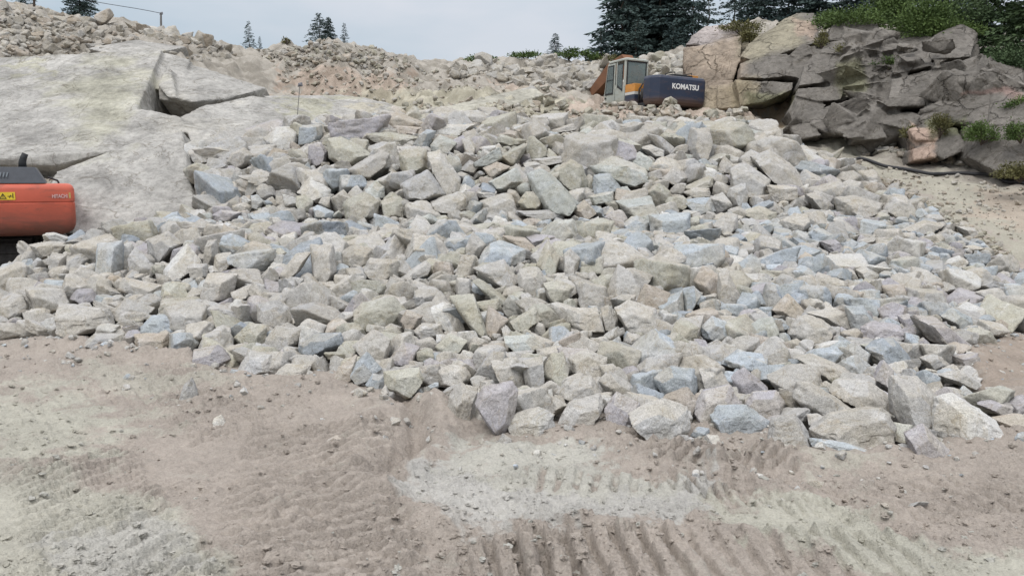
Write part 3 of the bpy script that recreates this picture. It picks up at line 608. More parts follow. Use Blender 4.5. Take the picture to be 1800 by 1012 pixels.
HERO = '''
A pale 735,200 830,110 1025,95 1010,250 870,295 760,270 |flat-topped block|pale flat-topped block resting against the bare slab below the drill stick
A blue 1025,90 1190,85 1200,170 1150,240 1020,260 |streaked blue slab|upright blue-grey slab streaked with drill marks beside a pale flat-topped block
A purple 1085,250 1180,225 1240,300 1225,390 1140,415 1090,350
A beige 440,380 480,310 580,270 650,330 630,400 540,450 |lone block by the bare slab|rounded beige block lying at the foot of the bare bedrock slab
A beige 130,280 200,275 310,370 270,405 200,375
A beige 600,620 640,450 700,440 810,490 770,555 690,560 620,640
A grey 670,590 720,550 800,580 850,640 740,680 690,650
A olive 1245,200 1340,185 1480,240 1590,320 1480,390 1380,410 1250,340 |yellow-stained boulder|large yellow-stained boulder right of the streaked blue slab
A beige 1400,440 1650,280 1720,320 1700,410 1540,520 1440,510
A pale 990,620 1100,495 1150,530 1260,600 1270,660 1180,700 1060,650
A green 1540,600 1620,530 1690,580 1690,650 1620,675
A olive 1355,690 1530,620 1650,690 1640,800 1500,850 1390,830 |square yellowish block|square yellowish block at the foot of the upper tier, left of centre
A olive 1655,690 1800,650 1850,700 1840,800 1700,830
A olive 995,650 1060,640 1130,690 1110,765 1040,775 1000,720
A blue 1120,740 1160,720 1290,775 1280,820 1150,825
A blue 630,650 680,640 735,690 700,760 640,740
A purple 330,800 390,755 560,780 480,850 360,860
A beige 470,730 580,700 640,730 630,770 480,765
B olive 0,310 60,280 215,280 240,420 55,500 20,400 |olive cube|olive cube-like boulder left of the leaning cracked slab
B pale 215,300 320,280 490,500 490,590 400,620 250,410 |leaning cracked slab|long pale slab with cracks leaning diagonally between olive and grey boulders
B grey 10,560 230,440 390,630 240,690 60,680 |big grey boulder|big smooth grey boulder under the leaning cracked slab
B beige 255,690 480,610 545,650 540,745 440,770 290,750
T tan 225,610 290,585 445,645 430,670 250,680 |stacked brown slab|brown slab stacked on an orange slab at the pile's top
T tan 275,655 430,668 410,700 275,695 |orange slab|thin orange slab sandwiched under a brown slab at the pile's top
T blue 375,765 440,680 495,685 450,780 |tilted blue slab|tilted blue-grey slab right of the orange slab
T green 465,760 510,705 605,740 550,800 480,800 |pale green slab|pale green slab lying beside the tilted blue slab
T olive 130,700 240,690 420,720 380,760 200,735
B tan 670,430 780,380 890,420 730,510 |rust-coloured rock|rust-coloured rock at the centre of the upper tier
B green 720,540 930,425 985,540 880,605 790,610 |square greenish block|square greenish block just below the rust-coloured rock
B green 1015,470 1140,430 1250,510 1430,690 1340,770 1150,740 1050,600 |huge pale wedge|huge pale greenish wedge sloping down to the right in the upper tier
B olive 1230,440 1370,360 1460,410 1500,520 1480,600 1390,620 1240,520 |round olive boulder|rounded olive boulder above the huge pale wedge
B olive 945,700 1010,610 1130,620 1160,710 1100,755 980,745
B olive 770,340 1000,230 1025,250 920,410 880,410 |pointed olive wedge|pointed olive wedge above the rust-coloured rock
B olive 800,160 1025,210 1000,250 890,265 780,230
B olive 1030,180 1070,175 1175,270 1160,320 1090,345 1010,360
B grey 945,770 1310,755 1310,830 1200,845 980,800 |long low slab|long low grey slab lying flat under the huge pale wedge
B tan 1380,760 1470,680 1570,780 1440,850
B beige 1180,130 1400,70 1440,100 1400,130 1170,160 |log-like stone|long log-like pale stone near the pile's crest
B grey 610,620 780,610 760,690 640,660
B beige 780,680 850,620 900,640 950,790 900,800 620,790 650,690
B pale 270,120 380,85 610,80 480,180 300,160
B grey 1060,360 1290,330 1300,380 1120,410
B beige 500,200 560,180 620,260 600,330 530,300
B grey 480,440 560,350 640,420 600,460
C grey 930,280 970,100 1120,120 1130,250 1060,390 980,400 |tall standing stone|tall pale stone standing upright right of the shattered greenish rock
C grey 1450,340 1600,290 1750,380 1900,560 1700,570 1590,500 |broad leaning slab|broad grey slab leaning to the right at the upper right of the pile
C grey 1285,440 1400,385 1480,440 1600,520 1560,640 1420,560 1280,560 |fractured grey block|fractured grey block against the broad leaning slab
C grey 1250,650 1270,590 1400,545 1420,650 1400,720 1290,730
C beige 730,510 840,410 900,450 950,500 860,570 790,540
C olive 890,580 1110,490 1140,500 1140,570 1060,590 900,620
C beige 900,620 1000,585 1110,590 1120,650 980,670
C beige 1575,570 1780,560 1790,690 1600,695
C beige 1170,440 1230,330 1300,400 1280,470
C pale 560,270 650,245 755,290 750,350 650,340
C grey 625,160 690,170 815,280 760,330
C blue 640,800 960,780 960,900 900,980 650,950 |wide blue block|wide blue-grey block below the shattered greenish rock
C blue 430,870 540,805 640,850 640,950 450,920
C green 120,400 350,330 600,430 620,510 440,560 330,470 200,480 |shattered greenish rock|shattered greenish rock forming a ledge right of the round olive boulder
C blue 200,480 330,470 420,590 180,620
C green 150,650 350,610 360,690 180,720
C green 370,690 640,650 690,770 480,820
C blue 890,680 1120,660 1160,760 1010,800
C beige 1140,880 1250,780 1340,800 1330,900 1200,980
C green 450,350 560,300 640,350 610,440 470,400
C olive 1360,770 1510,725 1640,780 1630,840 1450,830
F beige 800,20 900,10 1045,55 1030,95 960,100 880,140 820,100 |broad flat-topped boulder|broad flat-topped beige boulder at the right end of the upper tier
F beige 1050,90 1110,0 1180,20 1240,110 1220,135 1090,130 |sloping pale block|sloping pale block right of the broad flat-topped boulder
F grey 640,0 720,-5 790,60 780,95 720,100
F beige 1145,190 1270,140 1380,160 1300,200 1180,215
F beige 1435,170 1530,180 1580,230 1480,225
F beige 180,540 200,420 250,420 300,530 290,580 200,580 |standing beige boulder|tall beige boulder standing between a grey one and a dark blue one
F dblue 410,590 440,470 490,480 520,540 450,610 |dark blue boulder|dark blue-grey boulder right of the tall standing beige one
F tan 470,610 560,525 625,600 620,640 540,650 |triangular tan rock|triangular tan rock next to the dark blue boulder
F beige 550,730 620,640 730,660 800,720 760,780 600,780
F beige 650,625 800,600 850,620 870,700 790,700
F blue 855,590 950,590 1000,665 940,720 880,710
F purple 935,700 1010,670 1140,690 1140,740 1020,770 945,760
F dblue 965,810 1060,760 1110,760 1200,865 1090,870 1000,890 |peaked blue boulder|peaked dark blue-grey boulder in the right half of the pile
F purple 1210,640 1330,650 1500,780 1480,810 1290,760 |long pinkish boulder|long pinkish-grey boulder sloping right beside the bare brown mud
F blue 95,700 160,645 230,670 250,740 180,770 110,750 |small pale blue block|pale blue block in the middle of the right half of the pile
F blue 215,870 310,830 420,840 440,920 400,945 240,900
F blue 1350,640 1420,600 1510,650 1520,700 1420,700
F tan 60,460 110,380 185,420 180,500 130,540
F pale 910,400 960,380 1040,420 1000,450 930,450
F pale 1360,360 1450,325 1490,350 1470,380 1380,380
F blue 0,500 60,485 100,530 40,600 0,620
F tan 1040,480 1160,475 1170,530 1060,545 |boxy tan block|boxy tan block among smaller blue stones on the right
F purple 1130,640 1190,630 1210,650 1150,710
F purple 720,250 800,240 840,300 760,310
E beige 640,300 690,200 755,270 720,330 650,320 |top of the stone column|beige stone topping a column of stones in the pile's middle
E beige 590,440 630,320 700,325 690,440 650,450
E beige 600,530 600,440 670,450 695,540
E olive 560,550 690,535 770,720 740,760 690,710 600,600 |curved olive slab|curved olive slab at the foot of the stone column
E pale 465,600 540,570 600,600 660,730 600,740 500,670
E olive 65,620 110,575 270,545 340,610 290,700 180,710 90,680 |rounded two-tone boulder|large rounded beige and rusty boulder left of the curved olive slab
E tan 310,670 340,610 430,640 400,700 350,730
E blue 705,360 780,260 830,245 960,290 960,360 900,385 800,370 |blue block right of the column|blue-grey block with a whitish top right of the stone column
E tan 840,220 960,230 1020,280 990,295 890,265
E olive 1020,370 1080,245 1145,330 1120,420 1070,420 |dark olive wedge|dark olive wedge standing right of the whitish-topped blue block
E grey 690,390 850,350 940,460 870,510 800,470
E beige 920,460 930,400 1030,380 1070,450 1040,540 940,530
E olive 1055,470 1150,460 1220,490 1180,560 1120,590 1080,540 |bright yellowish rock|bright yellowish rock below the dark olive wedge
E olive 680,460 720,445 890,560 880,580 780,550
E olive 695,570 830,550 840,600 740,620
E tan 750,700 770,590 875,660 830,740 790,740
E olive 880,670 1020,590 1050,660 970,710 900,700
E beige 1430,600 1510,560 1640,600 1710,700 1650,720 1480,690 |wide beige hump|wide beige humped boulder in the middle of the pile, right of centre
E beige 1385,520 1450,370 1500,400 1570,470 1540,540 1480,545
E olive 1240,420 1250,345 1370,330 1390,420
E beige 1165,440 1165,320 1200,290 1250,340 1230,420
E beige 1180,680 1190,600 1340,600 1380,720 1220,720
E beige 1355,600 1400,585 1450,650 1440,720 1380,690
E beige 120,400 150,340 300,350 300,430 250,465 160,440
E beige 0,310 60,265 160,290 150,360 90,400 10,370
E beige 290,440 440,350 470,380 450,430 330,450
E beige 60,800 160,715 255,770 240,880 200,890 100,840
E blue 35,930 130,830 210,920 190,960 90,1000
G olive 1350,110 1470,95 1490,130 1430,195 1355,160 |yellow front block|yellow-tinged block on the mud at the pile's front edge
E olive 495,800 560,735 660,770 620,820 520,840
E beige 500,930 560,900 650,905 680,960 640,1010 520,990
E beige 780,880 920,860 960,950 950,1010 830,980
E olive 1050,930 1100,840 1160,830 1190,920 1120,1010
E beige 1190,860 1280,815 1390,860 1370,950 1280,970 1200,920
E grey 945,880 1050,850 1060,1000 970,1010
E beige 380,720 420,680 520,685 540,740 420,770
E green 850,750 1000,740 1060,800 930,830 |flat pale green stone|flat pale green stone near the centre of the lower pile
E beige 1240,560 1280,470 1380,540 1400,600 1250,600
E tan 1540,570 1590,470 1720,520 1650,610
E blue 1670,490 1790,410 1790,510 1690,520
E blue 1650,580 1790,510 1790,630
E purple 250,860 330,780 410,800 380,890 270,890
D blue 495,265 625,250 640,430 520,445 |upright blue slab|smooth upright blue-grey slab right of the orange excavator
D grey 760,240 860,200 950,260 840,370 780,310 |big rounded boulder|big rounded olive-grey boulder near the left excavator
D pale 860,390 960,265 1050,360 950,440 870,440 |pointed pale wedge|pointed pale wedge right of the big rounded boulder
D grey 680,330 690,280 750,330 820,390 800,430 700,420
D beige 155,270 260,250 370,265 320,320 220,340 |boulder at the track's end|beige boulder just right of the orange excavator's track
D beige 240,350 270,310 350,320 350,385 280,390
D grey 350,340 440,295 475,330 450,380 360,390
D beige 300,580 420,600 540,610 590,690 430,755 330,720 |big plate-like boulder|big plate-like beige boulder at the left front edge
D grey 440,790 490,735 640,735 650,780 550,825 |dusty grey slab|dusty grey slab half sunk in mud at the left front edge
D blue 720,710 790,640 880,635 965,700 880,740 760,725 |peaked pale blue boulder|peaked pale blue boulder at the left front edge
D tan 695,740 870,730 880,790 840,830 720,820
D grey 1340,580 1450,560 1510,600 1550,710 1420,700 1350,660
D dblue 1560,790 1640,740 1780,730 1790,790 1640,860 1570,840 |low dark blue boulder|low dark blue-grey boulder left of centre near the front edge
D blue 1215,320 1310,300 1440,290 1440,340 1370,410 1240,360 |wide blue slab|wide blue-grey slab in the left part of the pile
D beige 1460,420 1540,320 1620,310 1570,400 1490,460
D beige 1620,270 1740,270 1760,400 1720,460 1640,430
D beige 1060,490 1080,420 1240,420 1210,540 1120,570 1050,550
D beige 610,500 640,440 840,480 840,520 680,525
D purple 365,550 400,500 480,500 540,560 430,575 |small purple stone|purple-grey stone above the big plate-like boulder
D beige 560,640 640,550 720,580 800,600 760,650 720,660
D beige 0,540 100,530 140,610 70,670 0,650
D beige 1070,380 1080,250 1130,240 1140,330 1110,390
D beige 1120,320 1200,310 1220,360 1190,400 1120,395
D beige 980,370 1080,370 1090,430 1010,450
D olive 1225,750 1300,680 1390,700 1390,780 1280,800
D beige 1390,760 1440,700 1570,710 1580,770 1500,820 1400,810
G purple 680,30 760,15 810,60 780,90 700,85 |blue and purple boulder|blue and purple boulder at the pile's front, above the lone pointed stone
G grey 840,100 870,30 950,50 970,105 900,125
G beige 970,115 1000,80 1090,85 1080,125 1000,140
G tan 1170,140 1190,90 1250,50 1250,120 1200,155
G blue 1285,150 1310,115 1350,120 1350,165
G beige 1570,260 1580,190 1620,150 1680,170 1660,270 1610,290 |tan-based front boulder|tan-based rounded boulder at the front edge beside the furrowed mud
G purple 1670,220 1700,165 1800,150 1820,180 1800,290 1750,330 |front boulder with purple underside|grey boulder with a purple underside at the centre of the front edge
H pale -20,290 10,260 100,235 150,260 150,305 60,335 0,325 |pale oval front boulder|pale oval boulder at the centre of the front edge
H beige 160,290 200,220 310,190 320,230 270,300 190,300
H purple 325,240 370,180 450,220 420,290 350,300 |purple front boulder|small purple-grey boulder between a leaning beige one and a white-topped one
H pale 415,260 470,230 540,210 620,240 630,300 560,360 490,340 |white-topped boulder|white-topped boulder jutting onto the mud at the front edge
H blue 700,260 730,230 830,228 900,280 890,325 720,315 |oblong blue-purple boulder|oblong blue-purple boulder at the front edge right of the white-topped one
H purple 640,240 680,180 770,160 810,215 720,250 660,285
H purple 820,220 850,180 930,175 960,215 940,270 890,260
H grey 900,340 920,275 1000,255 1040,320 1050,370 1000,390 920,370 |squat tan-grey block|squat tan-grey block on the mud left of a flat blue stone
H beige 990,200 1010,145 1060,150 1180,220 1170,250 1080,275 |large tapering boulder|large tapering beige boulder above the wide soil-stained one
H beige 1050,310 1130,260 1310,235 1350,290 1330,360 1200,370 1070,340 |wide soil-stained boulder|wide soil-stained beige boulder at the right front edge
H blue 1055,345 1180,360 1290,395 1240,408 1070,400 |flat blue stone|flat pale blue stone lying on mud before the wide soil-stained boulder
H purple 1390,330 1460,295 1550,400 1540,425 1410,405 |tilted purple block|tilted purple-grey block lying foremost on the mud at right
H pale 1480,310 1510,200 1560,185 1700,280 1700,320 1640,355 1500,350 |large pale front boulder|large pale beige boulder at the right end of the front edge
H grey 1340,200 1350,130 1450,130 1500,200 1490,270 1370,320 1350,260 |upright grey block|upright grey block with a tan base left of the large pale boulder
H beige 1120,180 1150,140 1260,140 1340,200 1350,260 1260,200
H tan 1700,275 1800,260 1830,300 1760,330
H purple 1640,220 1690,200 1760,220 1740,265
H purple 1750,215 1800,190 1840,250 1750,255
H blue 500,130 560,90 650,100 650,190 540,200 |broad blue boulder|broad blue-grey boulder one row behind the white-topped boulder
H beige 660,100 720,75 770,150 690,190
H tan 540,195 620,165 650,200 620,250 520,215
H purple 770,130 820,95 900,160 860,190 790,190
H blue 735,80 800,30 900,60 870,110 790,95
H beige 900,130 1000,80 1080,90 1090,160 1010,150 940,180
H beige 305,140 340,105 420,150 430,190 340,180
H beige 155,180 190,140 280,120 320,180 300,200 210,190
H beige 1000,60 1060,45 1200,100 1190,125 1110,135
H purple 1275,130 1310,65 1340,100 1330,165
H purple 1550,50 1640,40 1650,80 1560,90
H beige 1500,120 1570,100 1640,140 1600,160
H grey 1440,60 1500,40 1540,80 1470,100
'''
SOLO = '''
G grey 635,200 645,150 670,130 695,190 655,207 |lone pointed stone|lone pointed grey stone standing on the mud left of the pile
G tan 1145,350 1180,330 1222,345 1200,362 1160,362 |lone brown stone|lone rounded brown stone on the mud in front of the pile
G pale 750,270 775,258 797,295 760,298 |small whitish stone|small whitish stone lying on the mud left of the furrow
'''
HX = (-15.,15.); HY = (4.6,28.4); HS = .06
hx = np.arange(*HX, HS); hy = np.arange(*HY, HS); HXX, HYY = np.meshgrid(hx, hy)
TS = T(HXX.ravel(), HYY.ravel()).reshape(HXX.shape)
Hh = G(HXX.ravel(), HYY.ravel()).reshape(HXX.shape).astype(float)
PM = pilemask(HXX.ravel(), HYY.ravel(), TS.ravel()).reshape(HXX.shape)
ROCKS = []     # dict(V (world, level 4), F, t, colour name, hero label...)
def raster(V):
    i = ((V[:,0]-HX[0])/HS).astype(int); j = ((V[:,1]-HY[0])/HS).astype(int)
    ok = (i >= 0) & (j >= 0) & (i < len(hx)) & (j < len(hy)); i, j, z = i[ok], j[ok], V[ok,2]
    if not len(i): return None
    k = j*len(hx)+i; u, inv = np.unique(k, return_inverse=True)
    lo = np.full(len(u), 1e9); hi = np.full(len(u), -1e9); np.minimum.at(lo, inv, z); np.maximum.at(hi, inv, z)
    return u, lo, hi
HERO_BOX = []
def hero(line, solo=False):
    parts = line.split('|'); tk = parts[0].split(); fr = FR[tk[0]]; cname = tk[1]
    P = np.array([tuple(map(float, q.split(','))) for q in tk[2:]]); P = P/fr[2]+np.array(fr[:2])
    k = len(ROCKS); g = np.random.default_rng(900+k)
    c = P.mean(0); lo, hi = P.min(0), P.max(0); wpx, hpx = hi-lo
    ground_contact = solo or (polydist(np.array([c[0]]), np.array([hi[1]+6]), PILE)[0] < 14 and hi[1] > 560)
    Q = c+(P-c)*1.05
    if not ground_contact: Q[:,1] = np.where(Q[:,1] > c[1], c[1]+(Q[:,1]-c[1])*1.22, Q[:,1])
    base = hit(c[0], hi[1]-(2 if ground_contact else .12*hpx))[0]
    sz = base[1]/FPX; th_ = np.clip(.5*min(max(wpx,hpx)*.85, 1.5*min(wpx,hpx)), 8, 200)*sz     # half thickness
    d = base[1]+th_*(.75 if ground_contact else .12)
    M = np.array([unproj(q[0], q[1], d) for q in Q]); mc = M.mean(0)
    lean = g.uniform(.1,.45)
    M[:,1] += (M[:,2]-mc[2])*lean
    kf_ = g.uniform(.50,.72); off = np.array((g.uniform(-.18,.18)*wpx*sz, 0, g.uniform(-.20,.04)*hpx*sz))
    Fp = mc+(M-mc)*kf_+off; Fp[:,1] = mc[1]-th_*g.uniform(.75,1.0)+(Fp[:,2]-mc[2])*g.uniform(.1,.6)+(Fp[:,0]-mc[0])*g.uniform(-.4,.4)
    Bp = mc+(M-mc)*.75; Bp[:,1] = mc[1]+th_
    allp = np.vstack([M,Fp,Bp]); cen = allp.mean(0); rel = allp-cen; s = np.abs(rel).max(0)
    pl = hull_planes(rel/s)
    V, F, t = star(pl, 6 if ground_contact and wpx > 50 else 5, 90, 300+k, 1.0)
    ROCKS.append(dict(V=V*s, c=cen, F=F, t=t, col=cname, hero=True, key=parts[1].strip() if len(parts) > 1 else None, label=parts[2].strip() if len(parts) > 2 else None,
        asp=wpx/hpx, solo=solo, box=(c[0],c[1],wpx,hpx), proto=None))
    HERO_BOX.append((c[0], c[1], wpx*.40, hpx*.40, d))
    r = raster(V*s+cen)
    if r is not None and not solo: u, l_, h_ = r; Hh.ravel()[u] = np.maximum(Hh.ravel()[u], h_)
for ln in HERO.strip().split('\n'): hero(ln)
for ln in SOLO.strip().split('\n'): hero(ln, True)
NHERO = len(ROCKS); HB = np.array(HERO_BOX)
def colour_for(px, py, g):
    blue = .07+.48*sstep(1000,1350,px)*sstep(340,400,py)*(1-sstep(640,760,py))+.35*(np.exp(-((py-392)/28)**2))
    w_ = dict(beige=.42, grey=.22, blue=blue*.8, dblue=blue*.15, purple=.06+.12*sstep(1000,1400,px)*sstep(380,480,py), olive=.07+.20*np.exp(-((px-950)/260)**2)*sstep(200,260,py)*(1-sstep(560,680,py)), tan=.03, green=.02+.10*np.exp(-((px-1050)/220)**2)*np.exp(-((py-330)/70)**2), pale=.10)
    k = list(w_); p = np.array([w_[q] for q in k]); return k[g.choice(len(k), p=p/p.sum())]
def size_for(px, py, y, g):
    "rock radius in metres: blasted armour stone small at the foot, big blocks in the upper tier"
    base = np.interp(py, [200,225,240,290,350,378,392,430,520,620,700,800], [.32,.42,.54,.60,.58,.46,.31,.32,.31,.28,.25,.24])
    base *= 1-.22*sstep(1180,1400,px)*sstep(370,400,py)*(1-sstep(560,640,py))
    base *= 1-.45*sstep(-18*1.0,0,px-(1330+(py-200)*1.15))*(py < 470)      # finer stone on the right flank
    return base*np.exp(np.clip(g.normal(0,.24),-.5,.32))
frg = np.random.default_rng(42); UP = np.array([p['cls'] for p in PROTO])
PW = np.array([{'block':1.2,'angular':1.1,'wedge':1.0,'slab':.8,'round':.7,'long':.6}[c] for c in UP]); PW /= PW.sum()
def rot(g, flat):
    yaw = g.uniform(0, 2*PI); a = g.normal(0, flat); b = g.normal(0, flat)
    return np.array((Matrix.Rotation(yaw,3,'Z') @ Matrix.Rotation(a,3,'X') @ Matrix.Rotation(b,3,'Y')))
def drop(x, y, rad, g, flat=.38, limit=None, hero_safe=True):
    k = g.choice(len(PROTO), p=PW); p = PROTO[k]; s = rad*g.uniform(.85,1.15,3); R = rot(g, flat)
    v = (p[4][0]*s)@R.T; v4 = None
    r = raster(v+np.array((x,y,0)))
    if r is None: return False
    u, lo, hi = r
    gap = Hh.ravel()[u]-lo; z = np.percentile(gap, 84)
    if limit is not None and z+hi.max() > T(x,y)+limit: z = min(z, T(x,y)+limit-hi.max()); 
    cz = z+0.0; cen = np.array((x,y,cz))
    if hero_safe:
        ex, ey, ef = proj(v[::3]+cen); x0_, x1_, y0_, y1_ = ex.min(), ex.max(), ey.min(), ey.max()
        ox = np.minimum(x1_, HB[:,0]+HB[:,2])-np.maximum(x0_, HB[:,0]-HB[:,2]); oy = np.minimum(y1_, HB[:,1]+HB[:,3])-np.maximum(y0_, HB[:,1]-HB[:,3])
        ov = np.where((ox > 0) & (oy > 0), ox*oy, 0)/(4*HB[:,2]*HB[:,3])
        if ((ov > .09) & (HB[:,4] > y-rad*.5)).any(): return False
    px_, py_, f = proj(cen)
    Hh.ravel()[u] = np.maximum(Hh.ravel()[u], hi+z)
    ROCKS.append(dict(proto=k, s=s, R=R, c=cen, col=colour_for(float(px_), float(py_), g), hero=False, rad=rad, solo=False)); return True
cells = np.argwhere(PM > .12); order = frg.permutation(len(cells))
taken = np.zeros(HXX.shape, bool)
def carve(x, y, r):
    i0 = int((x-r-HX[0])/HS); i1 = int((x+r-HX[0])/HS)+1; j0 = int((y-r-HY[0])/HS); j1 = int((y+r-HY[0])/HS)+1
    i0, j0 = max(i0,0), max(j0,0)
    sub = (HXX[j0:j1,i0:i1]-x)**2+(HYY[j0:j1,i0:i1]-y)**2 < r*r; taken[j0:j1,i0:i1] |= sub
for q in order:                                                     # first layer
    j, i = cells[q]
    if taken[j,i]: continue
    x, y = hx[i], hy[j]
    if Hh[j,i] > TS[j,i]+.05: continue
    px_, py_, f = proj(np.array((x,y,TS[j,i])))
    rad = size_for(float(px_), float(py_), y, frg)
    if PM[j,i] < rad*.8: rad *= .75
    for kk in (1, .72, .5):
        if drop(x, y, rad*kk, frg, limit=rad*kk*1.0): carve(x, y, rad*kk*1.25); break
    else: carve(x, y, .07)
for k_ in range(5):                                                 # smaller stones wedged in the gaps
    low = np.argwhere((PM > .15) & (Hh < TS-(.05,.06,.08,.09,.11)[k_])); frg.shuffle(low); taken[:] = False
    for j, i in low:
        if taken[j,i]: continue
        x, y = hx[i], hy[j]; px_, py_, f = proj(np.array((x,y,TS[j,i])))
        rad = size_for(float(px_), float(py_), y, frg)*(.55,.42,.34,.24,.19)[k_]
        if drop(x, y, rad, frg, .5, limit=rad*1.0) or drop(x, y, rad*.6, frg, .5, limit=rad*.4): carve(x, y, rad*.9)
        else: carve(x, y, rad*.4)
tx = frg.uniform(-9, 8, 30000); ty = frg.uniform(4.8, 11.5, 30000); tm = pilemask(tx, ty); tk = np.where((tm > -.42*frg.random(30000)**1.8) & (tm < .25) & (T(tx, ty) < .6))[0][:800]
for q in tk:                                                        # chips and gravel at the toe of the pile
    rad = .014+.05*frg.random()**3; zz = G(tx[q], ty[q])[0]
    ROCKS.append(dict(proto=int(frg.choice(len(PROTO), p=PW)), s=rad*frg.uniform(.8,1.2,3), R=rot(frg,.4), c=np.array((tx[q],ty[q],zz+rad*.1)), col=['beige','grey','blue','beige','pale'][frg.integers(5)], hero=False, rad=rad, solo=False))
NPILE = len(ROCKS)
# loose stones: on the banks, berm and hill above, at the foot of the quarry face
BANKS = [  # photo polygon, count, size range px, colours
 ([(0,10),(60,20),(180,50),(330,70),(420,95),(300,105),(150,115),(0,120)], 210, (5,19), ['tan','beige','grey','beige']),
 ([(-60,0),(120,25),(330,62),(420,92),(330,78),(190,45),(0,18)], 60, (10,30), ['beige','tan','grey','pale']),
 ([(0,60),(140,70),(150,110),(0,130)], 70, (8,24), ['beige','tan','pale']),
 ([(450,80),(560,66),(660,80),(780,122),(700,130),(540,118),(460,105)], 200, (4,13), ['tan','beige','olive','grey']),
 ([(790,126),(860,112),(1020,107),(1100,114),(1090,170),(960,165),(880,140),(800,140)], 260, (9,30), ['beige','grey','pale','beige']),
 ([(1130,102),(1200,98),(1200,135),(1130,120)], 30, (14,34), ['beige','pale','olive']),
 ([(480,120),(760,130),(900,140),(900,165),(600,180),(500,150)], 110, (3,10), ['tan','olive','beige']),
 ([(700,190),(960,165),(1010,200),(1100,215),(900,212),(720,210)], 130, (6,20), ['olive','beige','tan']),
 ([(990,199),(1090,196),(1200,202),(1290,206),(1330,230),(1240,232),(1060,228)], 190, (5,20), ['olive','tan','beige','olive']),
 ([(1270,200),(1320,222),(1480,290),(1560,325),(1480,310),(1330,260)], 90, (8,24), ['olive','beige','tan','beige']),
 ([(1400,236),(1560,258),(1720,296),(1700,300),(1540,272),(1410,248)], 70, (5,22), ['tan','olive','grey','beige']),
 ([(1480,290),(1600,335),(1740,420),(1790,470),(1680,410),(1560,330)], 120, (4,16), ['olive','beige','tan']),
 ([(20,262),(130,280),(110,300),(20,300)], 50, (4,12), ['tan','beige']),
 ([(1440,275),(1760,325),(1950,380),(1900,470),(1720,400),(1560,320)], 130, (2,11), ['tan','beige']),
]
for poly, n, (s0,s1), cs in BANKS:
    n = int(n*4.2); pb = np.array(poly, float); lo, hi = pb.min(0), pb.max(0); pts = []
    while len(pts) < n:
        a = frg.uniform(lo, hi, (400,2)); a = a[inpoly(a[:,0], a[:,1], poly)]; pts += list(a)
    pts = np.array(pts[:n]); W_ = hit(pts[:,0], pts[:,1])
    for (px_, py_), P3 in zip(pts, W_):
        if P3[1] > 45: continue
        sp_ = s0+(s1-s0)*frg.random()**3.4; rad = sp_*P3[1]/FPX*.55
        k = frg.choice(len(PROTO), p=PW); R = rot(frg, .35); zz = G(P3[0], P3[1])[0]
        ROCKS.append(dict(proto=k, s=rad*frg.uniform(.8,1.2,3), R=R, c=np.array((P3[0],P3[1],zz+rad*.22)), col=cs[frg.integers(len(cs))], hero=False, rad=rad, solo=False, bank=True))
# which stones show largest in the photo: a coarse id buffer
bw, bh = 900, 506; zb = np.full(bw*bh, 1e9); ib = np.full(bw*bh, -1, int)
def world(r, lv=4):
    if r['proto'] is None: return r['V']+r['c']
    return (PROTO[r['proto']][lv][0]*r['s'])@r['R'].T+r['c']
for i, r in enumerate(ROCKS):
    V = world(r, 5 if r.get('rad',.4) > .3 else 4); px_, py_, f = proj(V)
    for ox in (0,1):
        for oy in (0,1):
            X = (px_/2+ox-.5).astype(int); Y = (py_/2+oy-.5).astype(int); ok = (X >= 0) & (Y >= 0) & (X < bw) & (Y < bh) & (f > .2)
            ky = Y[ok]*bw+X[ok]; fz = f[ok]; o_ = np.argsort(-fz); ky, fz = ky[o_], fz[o_]
            better = fz < zb[ky]; zb[ky[better]] = fz[better]; ib[ky[better]] = i
cnt = np.bincount(ib[ib >= 0], minlength=len(ROCKS)); ys, xs = np.divmod(np.arange(bw*bh), bw); okb = ib >= 0
mxp = np.bincount(ib[okb], xs[okb]*2., len(ROCKS))/np.maximum(cnt,1); myp = np.bincount(ib[okb], ys[okb]*2., len(ROCKS))/np.maximum(cnt,1)
rank = np.argsort(-cnt); single = set()
for i in rank:
    if len(single) < 300 and cnt[i] > 0: single.add(int(i))
keys = [i for i in range(NHERO) if ROCKS[i].get('key') and cnt[i] > 25]
for i in keys:
    if i not in single: single.add(i); 
while len(single) > 300:
    worst = min((i for i in single if i not in keys), key=lambda q: cnt[q]); single.discard(worst)
def shape_word(r):
    if r['proto'] is not None: return {'slab':'flat','block':'blocky','wedge':'wedge-shaped','angular':'angular','round':'rounded','long':'elongated'}[PROTO[r['proto']]['cls']]
    return 'flat' if r['asp'] > 1.9 else 'wide' if r['asp'] > 1.45 else 'tall' if r['asp'] < .8 else 'angular'
q1, q3 = np.percentile(cnt[list(single)], [30,75]); used = set()
SECT = ['right of','below and right of','below','below and left of','left of','above and left of','above','above and right of']
def label_for(i):
    r = ROCKS[i]
    if r.get('label') and r['label'] not in used: return r['label']
    size = 'large ' if cnt[i] > q3 else 'small ' if cnt[i] < q1 else ''
    near_ = sorted((k for k in keys if k != i), key=lambda k: math.hypot(mxp[k]-mxp[i], myp[k]-myp[i]))[:9]
    for k in near_:
        dx, dy = mxp[i]-mxp[k], myp[i]-myp[k]; d = math.hypot(dx, dy)
        sct = SECT[int(round(math.atan2(dy, dx)/(PI/4))) % 8]; just = 'just ' if d < 62 else ''
        l = f"{size}{WORD[r['col']]} {shape_word(r)} boulder {just}{sct} the {ROCKS[k]['key']}"
        if l not in used and len(l.split()) <= 16: return l
    k = near_[0]; a = near_[1]
    l = f"{size}{WORD[r['col']]} {shape_word(r)} boulder between the {ROCKS[k]['key']} and {ROCKS[a]['key']}"
    return l
hb = sorted(single, key=lambda i: 0 if i in keys else 1)
